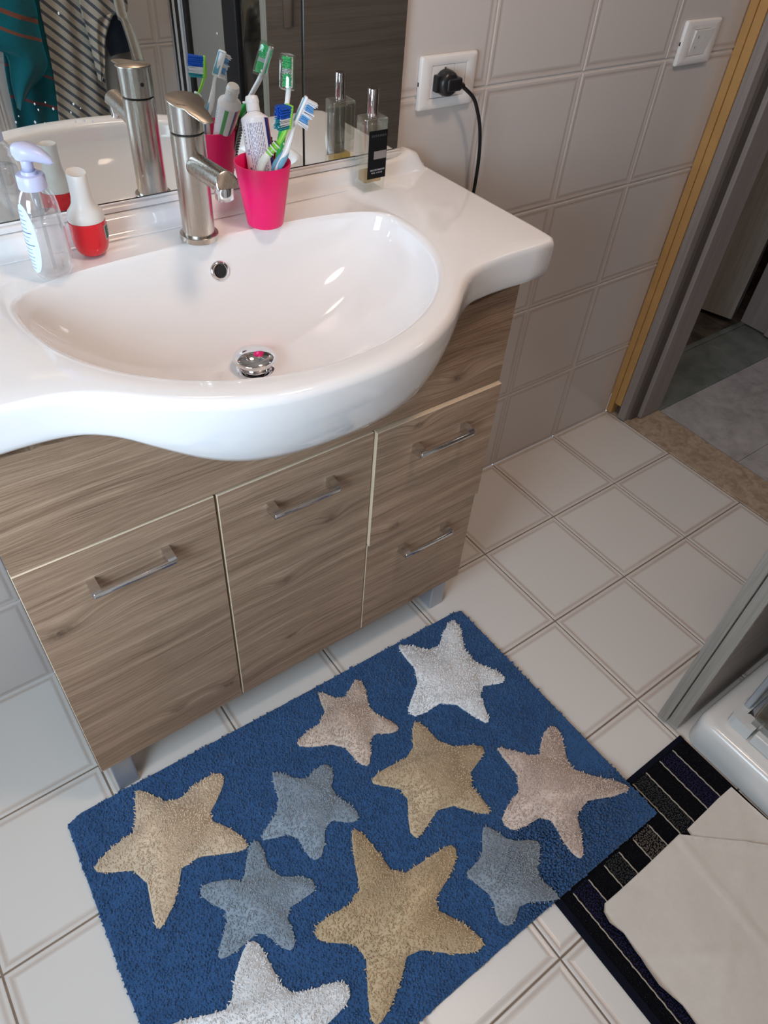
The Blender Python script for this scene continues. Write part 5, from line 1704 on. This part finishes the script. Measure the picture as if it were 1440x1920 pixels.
def towel_mat(name, base, stripes=None, line=None, dirv=(0.665, 0.747), period=0.036, width=0.3, noise=0.006):
    """woven cloth; stripes run across direction dirv (in wall x,z), taken from the cloth's own coordinates"""
    t = NT(name)
    v = t.coord()
    sx = t.n('ShaderNodeSeparateXYZ'); t.l(v, sx.inputs[0])
    nz_ = t.noise(v, 300, 3)
    col = t.mix(nz_, tuple(c * 0.75 for c in base), tuple(min(1, c * 1.2) for c in base))
    if line is not None:
        s = t.math('ADD', t.math('MULTIPLY', sx.outputs[0], dirv[0]), t.math('MULTIPLY', sx.outputs[2], dirv[1]))
        s = t.math('ADD', s, t.math('MULTIPLY', t.noise(v, 9, 2), noise))
        if stripes is None:
            fr = t.math('FRACT', t.math('DIVIDE', s, period))
            m = t.math('LESS_THAN', fr, width)
        else:
            m = None
            for c0, w0 in stripes:
                q = t.math('LESS_THAN', t.math('ABSOLUTE', t.math('SUBTRACT', s, c0)), w0)
                m = q if m is None else t.math('MAXIMUM', m, q)
        col = t.mix(m, col, line)
    t.set(color=col, rough=0.95, spec=0.1, sheen=0.3)
    t.bump(nz_, 0.5, 0.0012)
    return t.m


# teal towel: two rust lines
def sval(p, top, dv): return (p[0] - top[0]) * dv[0] + (p[1] - top[2]) * dv[1]
TT = (-0.655, -1.44, 1.46)
dv1 = (0.351, 0.936)
st1 = [(sval((-0.66, 0.861), TT, dv1) + 0.003, 0.0055), (sval((-0.66, 0.816), TT, dv1) + 0.003, 0.0040)]
M_teal = towel_mat('teal_terry', (0.003, 0.110, 0.135), st1, (0.20, 0.065, 0.040), dv1)
M_teal2 = towel_mat('teal_terry_back', (0.003, 0.095, 0.120), [(sval((-0.66, 0.640), TT, dv1), 0.004), (sval((-0.60, 0.70), TT, dv1), 0.003)], (0.16, 0.045, 0.05), dv1)
hang('bath_towel', 'teal towel hanging behind, its lower layer, reflected left in the mirror', 'teal_back', M_teal2, -1.476, 0.006, 0.5, -0.655, 2.0, 0.05)
hang('bath_towel', 'teal towel layer with two rust coloured lines, reflected at the mirror left edge', 'teal_front', M_teal, -1.440, 0.018, 2.2, -0.655, 1.3)
dv2 = (0.664, 0.748)
M_strp = towel_mat('striped_cotton', (0.43, 0.385, 0.315), None, (0.085, 0.095, 0.11), dv2, 0.0225, 0.36, 0.010)
hang('hand_towel', 'cream towel with diagonal grey stripes, the long one reflected in the mirror', 'striped_back', M_strp, -1.470, 0.008, 1.0, -0.480, 2.5, 0.05)
hang('hand_towel', 'short pointed corner of cream and grey striped towel, hanging in front', 'striped_front', M_strp, -1.420, 0.012, 3.0, -0.470, 2.0)
hang('cloth', 'narrow cream fringed cloth hanging right of the striped towels in the mirror', 'cream_fringe', towel_mat('cream_cotton', (0.46, 0.42, 0.35)), -1.400, 0.008, 0.3, -0.405, 1.0)
hang('cloth', 'dark navy cloth between the striped towel and the cream fringe in the mirror', 'navy', towel_mat('navy_cotton', (0.030, 0.040, 0.060)), -1.447, 0.003, 0.9, -0.400, 1.0)
hang('cloth', 'taupe cloth hanging below the navy cloth in the mirror', 'taupe', towel_mat('taupe_cotton', (0.20, 0.175, 0.155)), -1.460, 0.003, 1.9, -0.400, 1.5, 0.05)
rail = thing('hook_rail', 'white hook rail on the opposite wall that carries the towels', 'hook rail', (-0.52, -1.4985, 1.46))
part('rail_board', box(-0.72, -0.34, -1.4985, -1.487, 1.475, 1.525, 0.003), M_whiteplastic, rail)
for hx in (-0.655, -0.475, -0.402):
    part('hook', tube(catmull([(hx, -1.487, 1.505), (hx, -1.46, 1.495), (hx, -1.43, 1.472), (hx, -1.405, 1.478), (hx, -1.398, 1.495)], 6), 0.004, 10), M_chrome, rail, smooth=True)
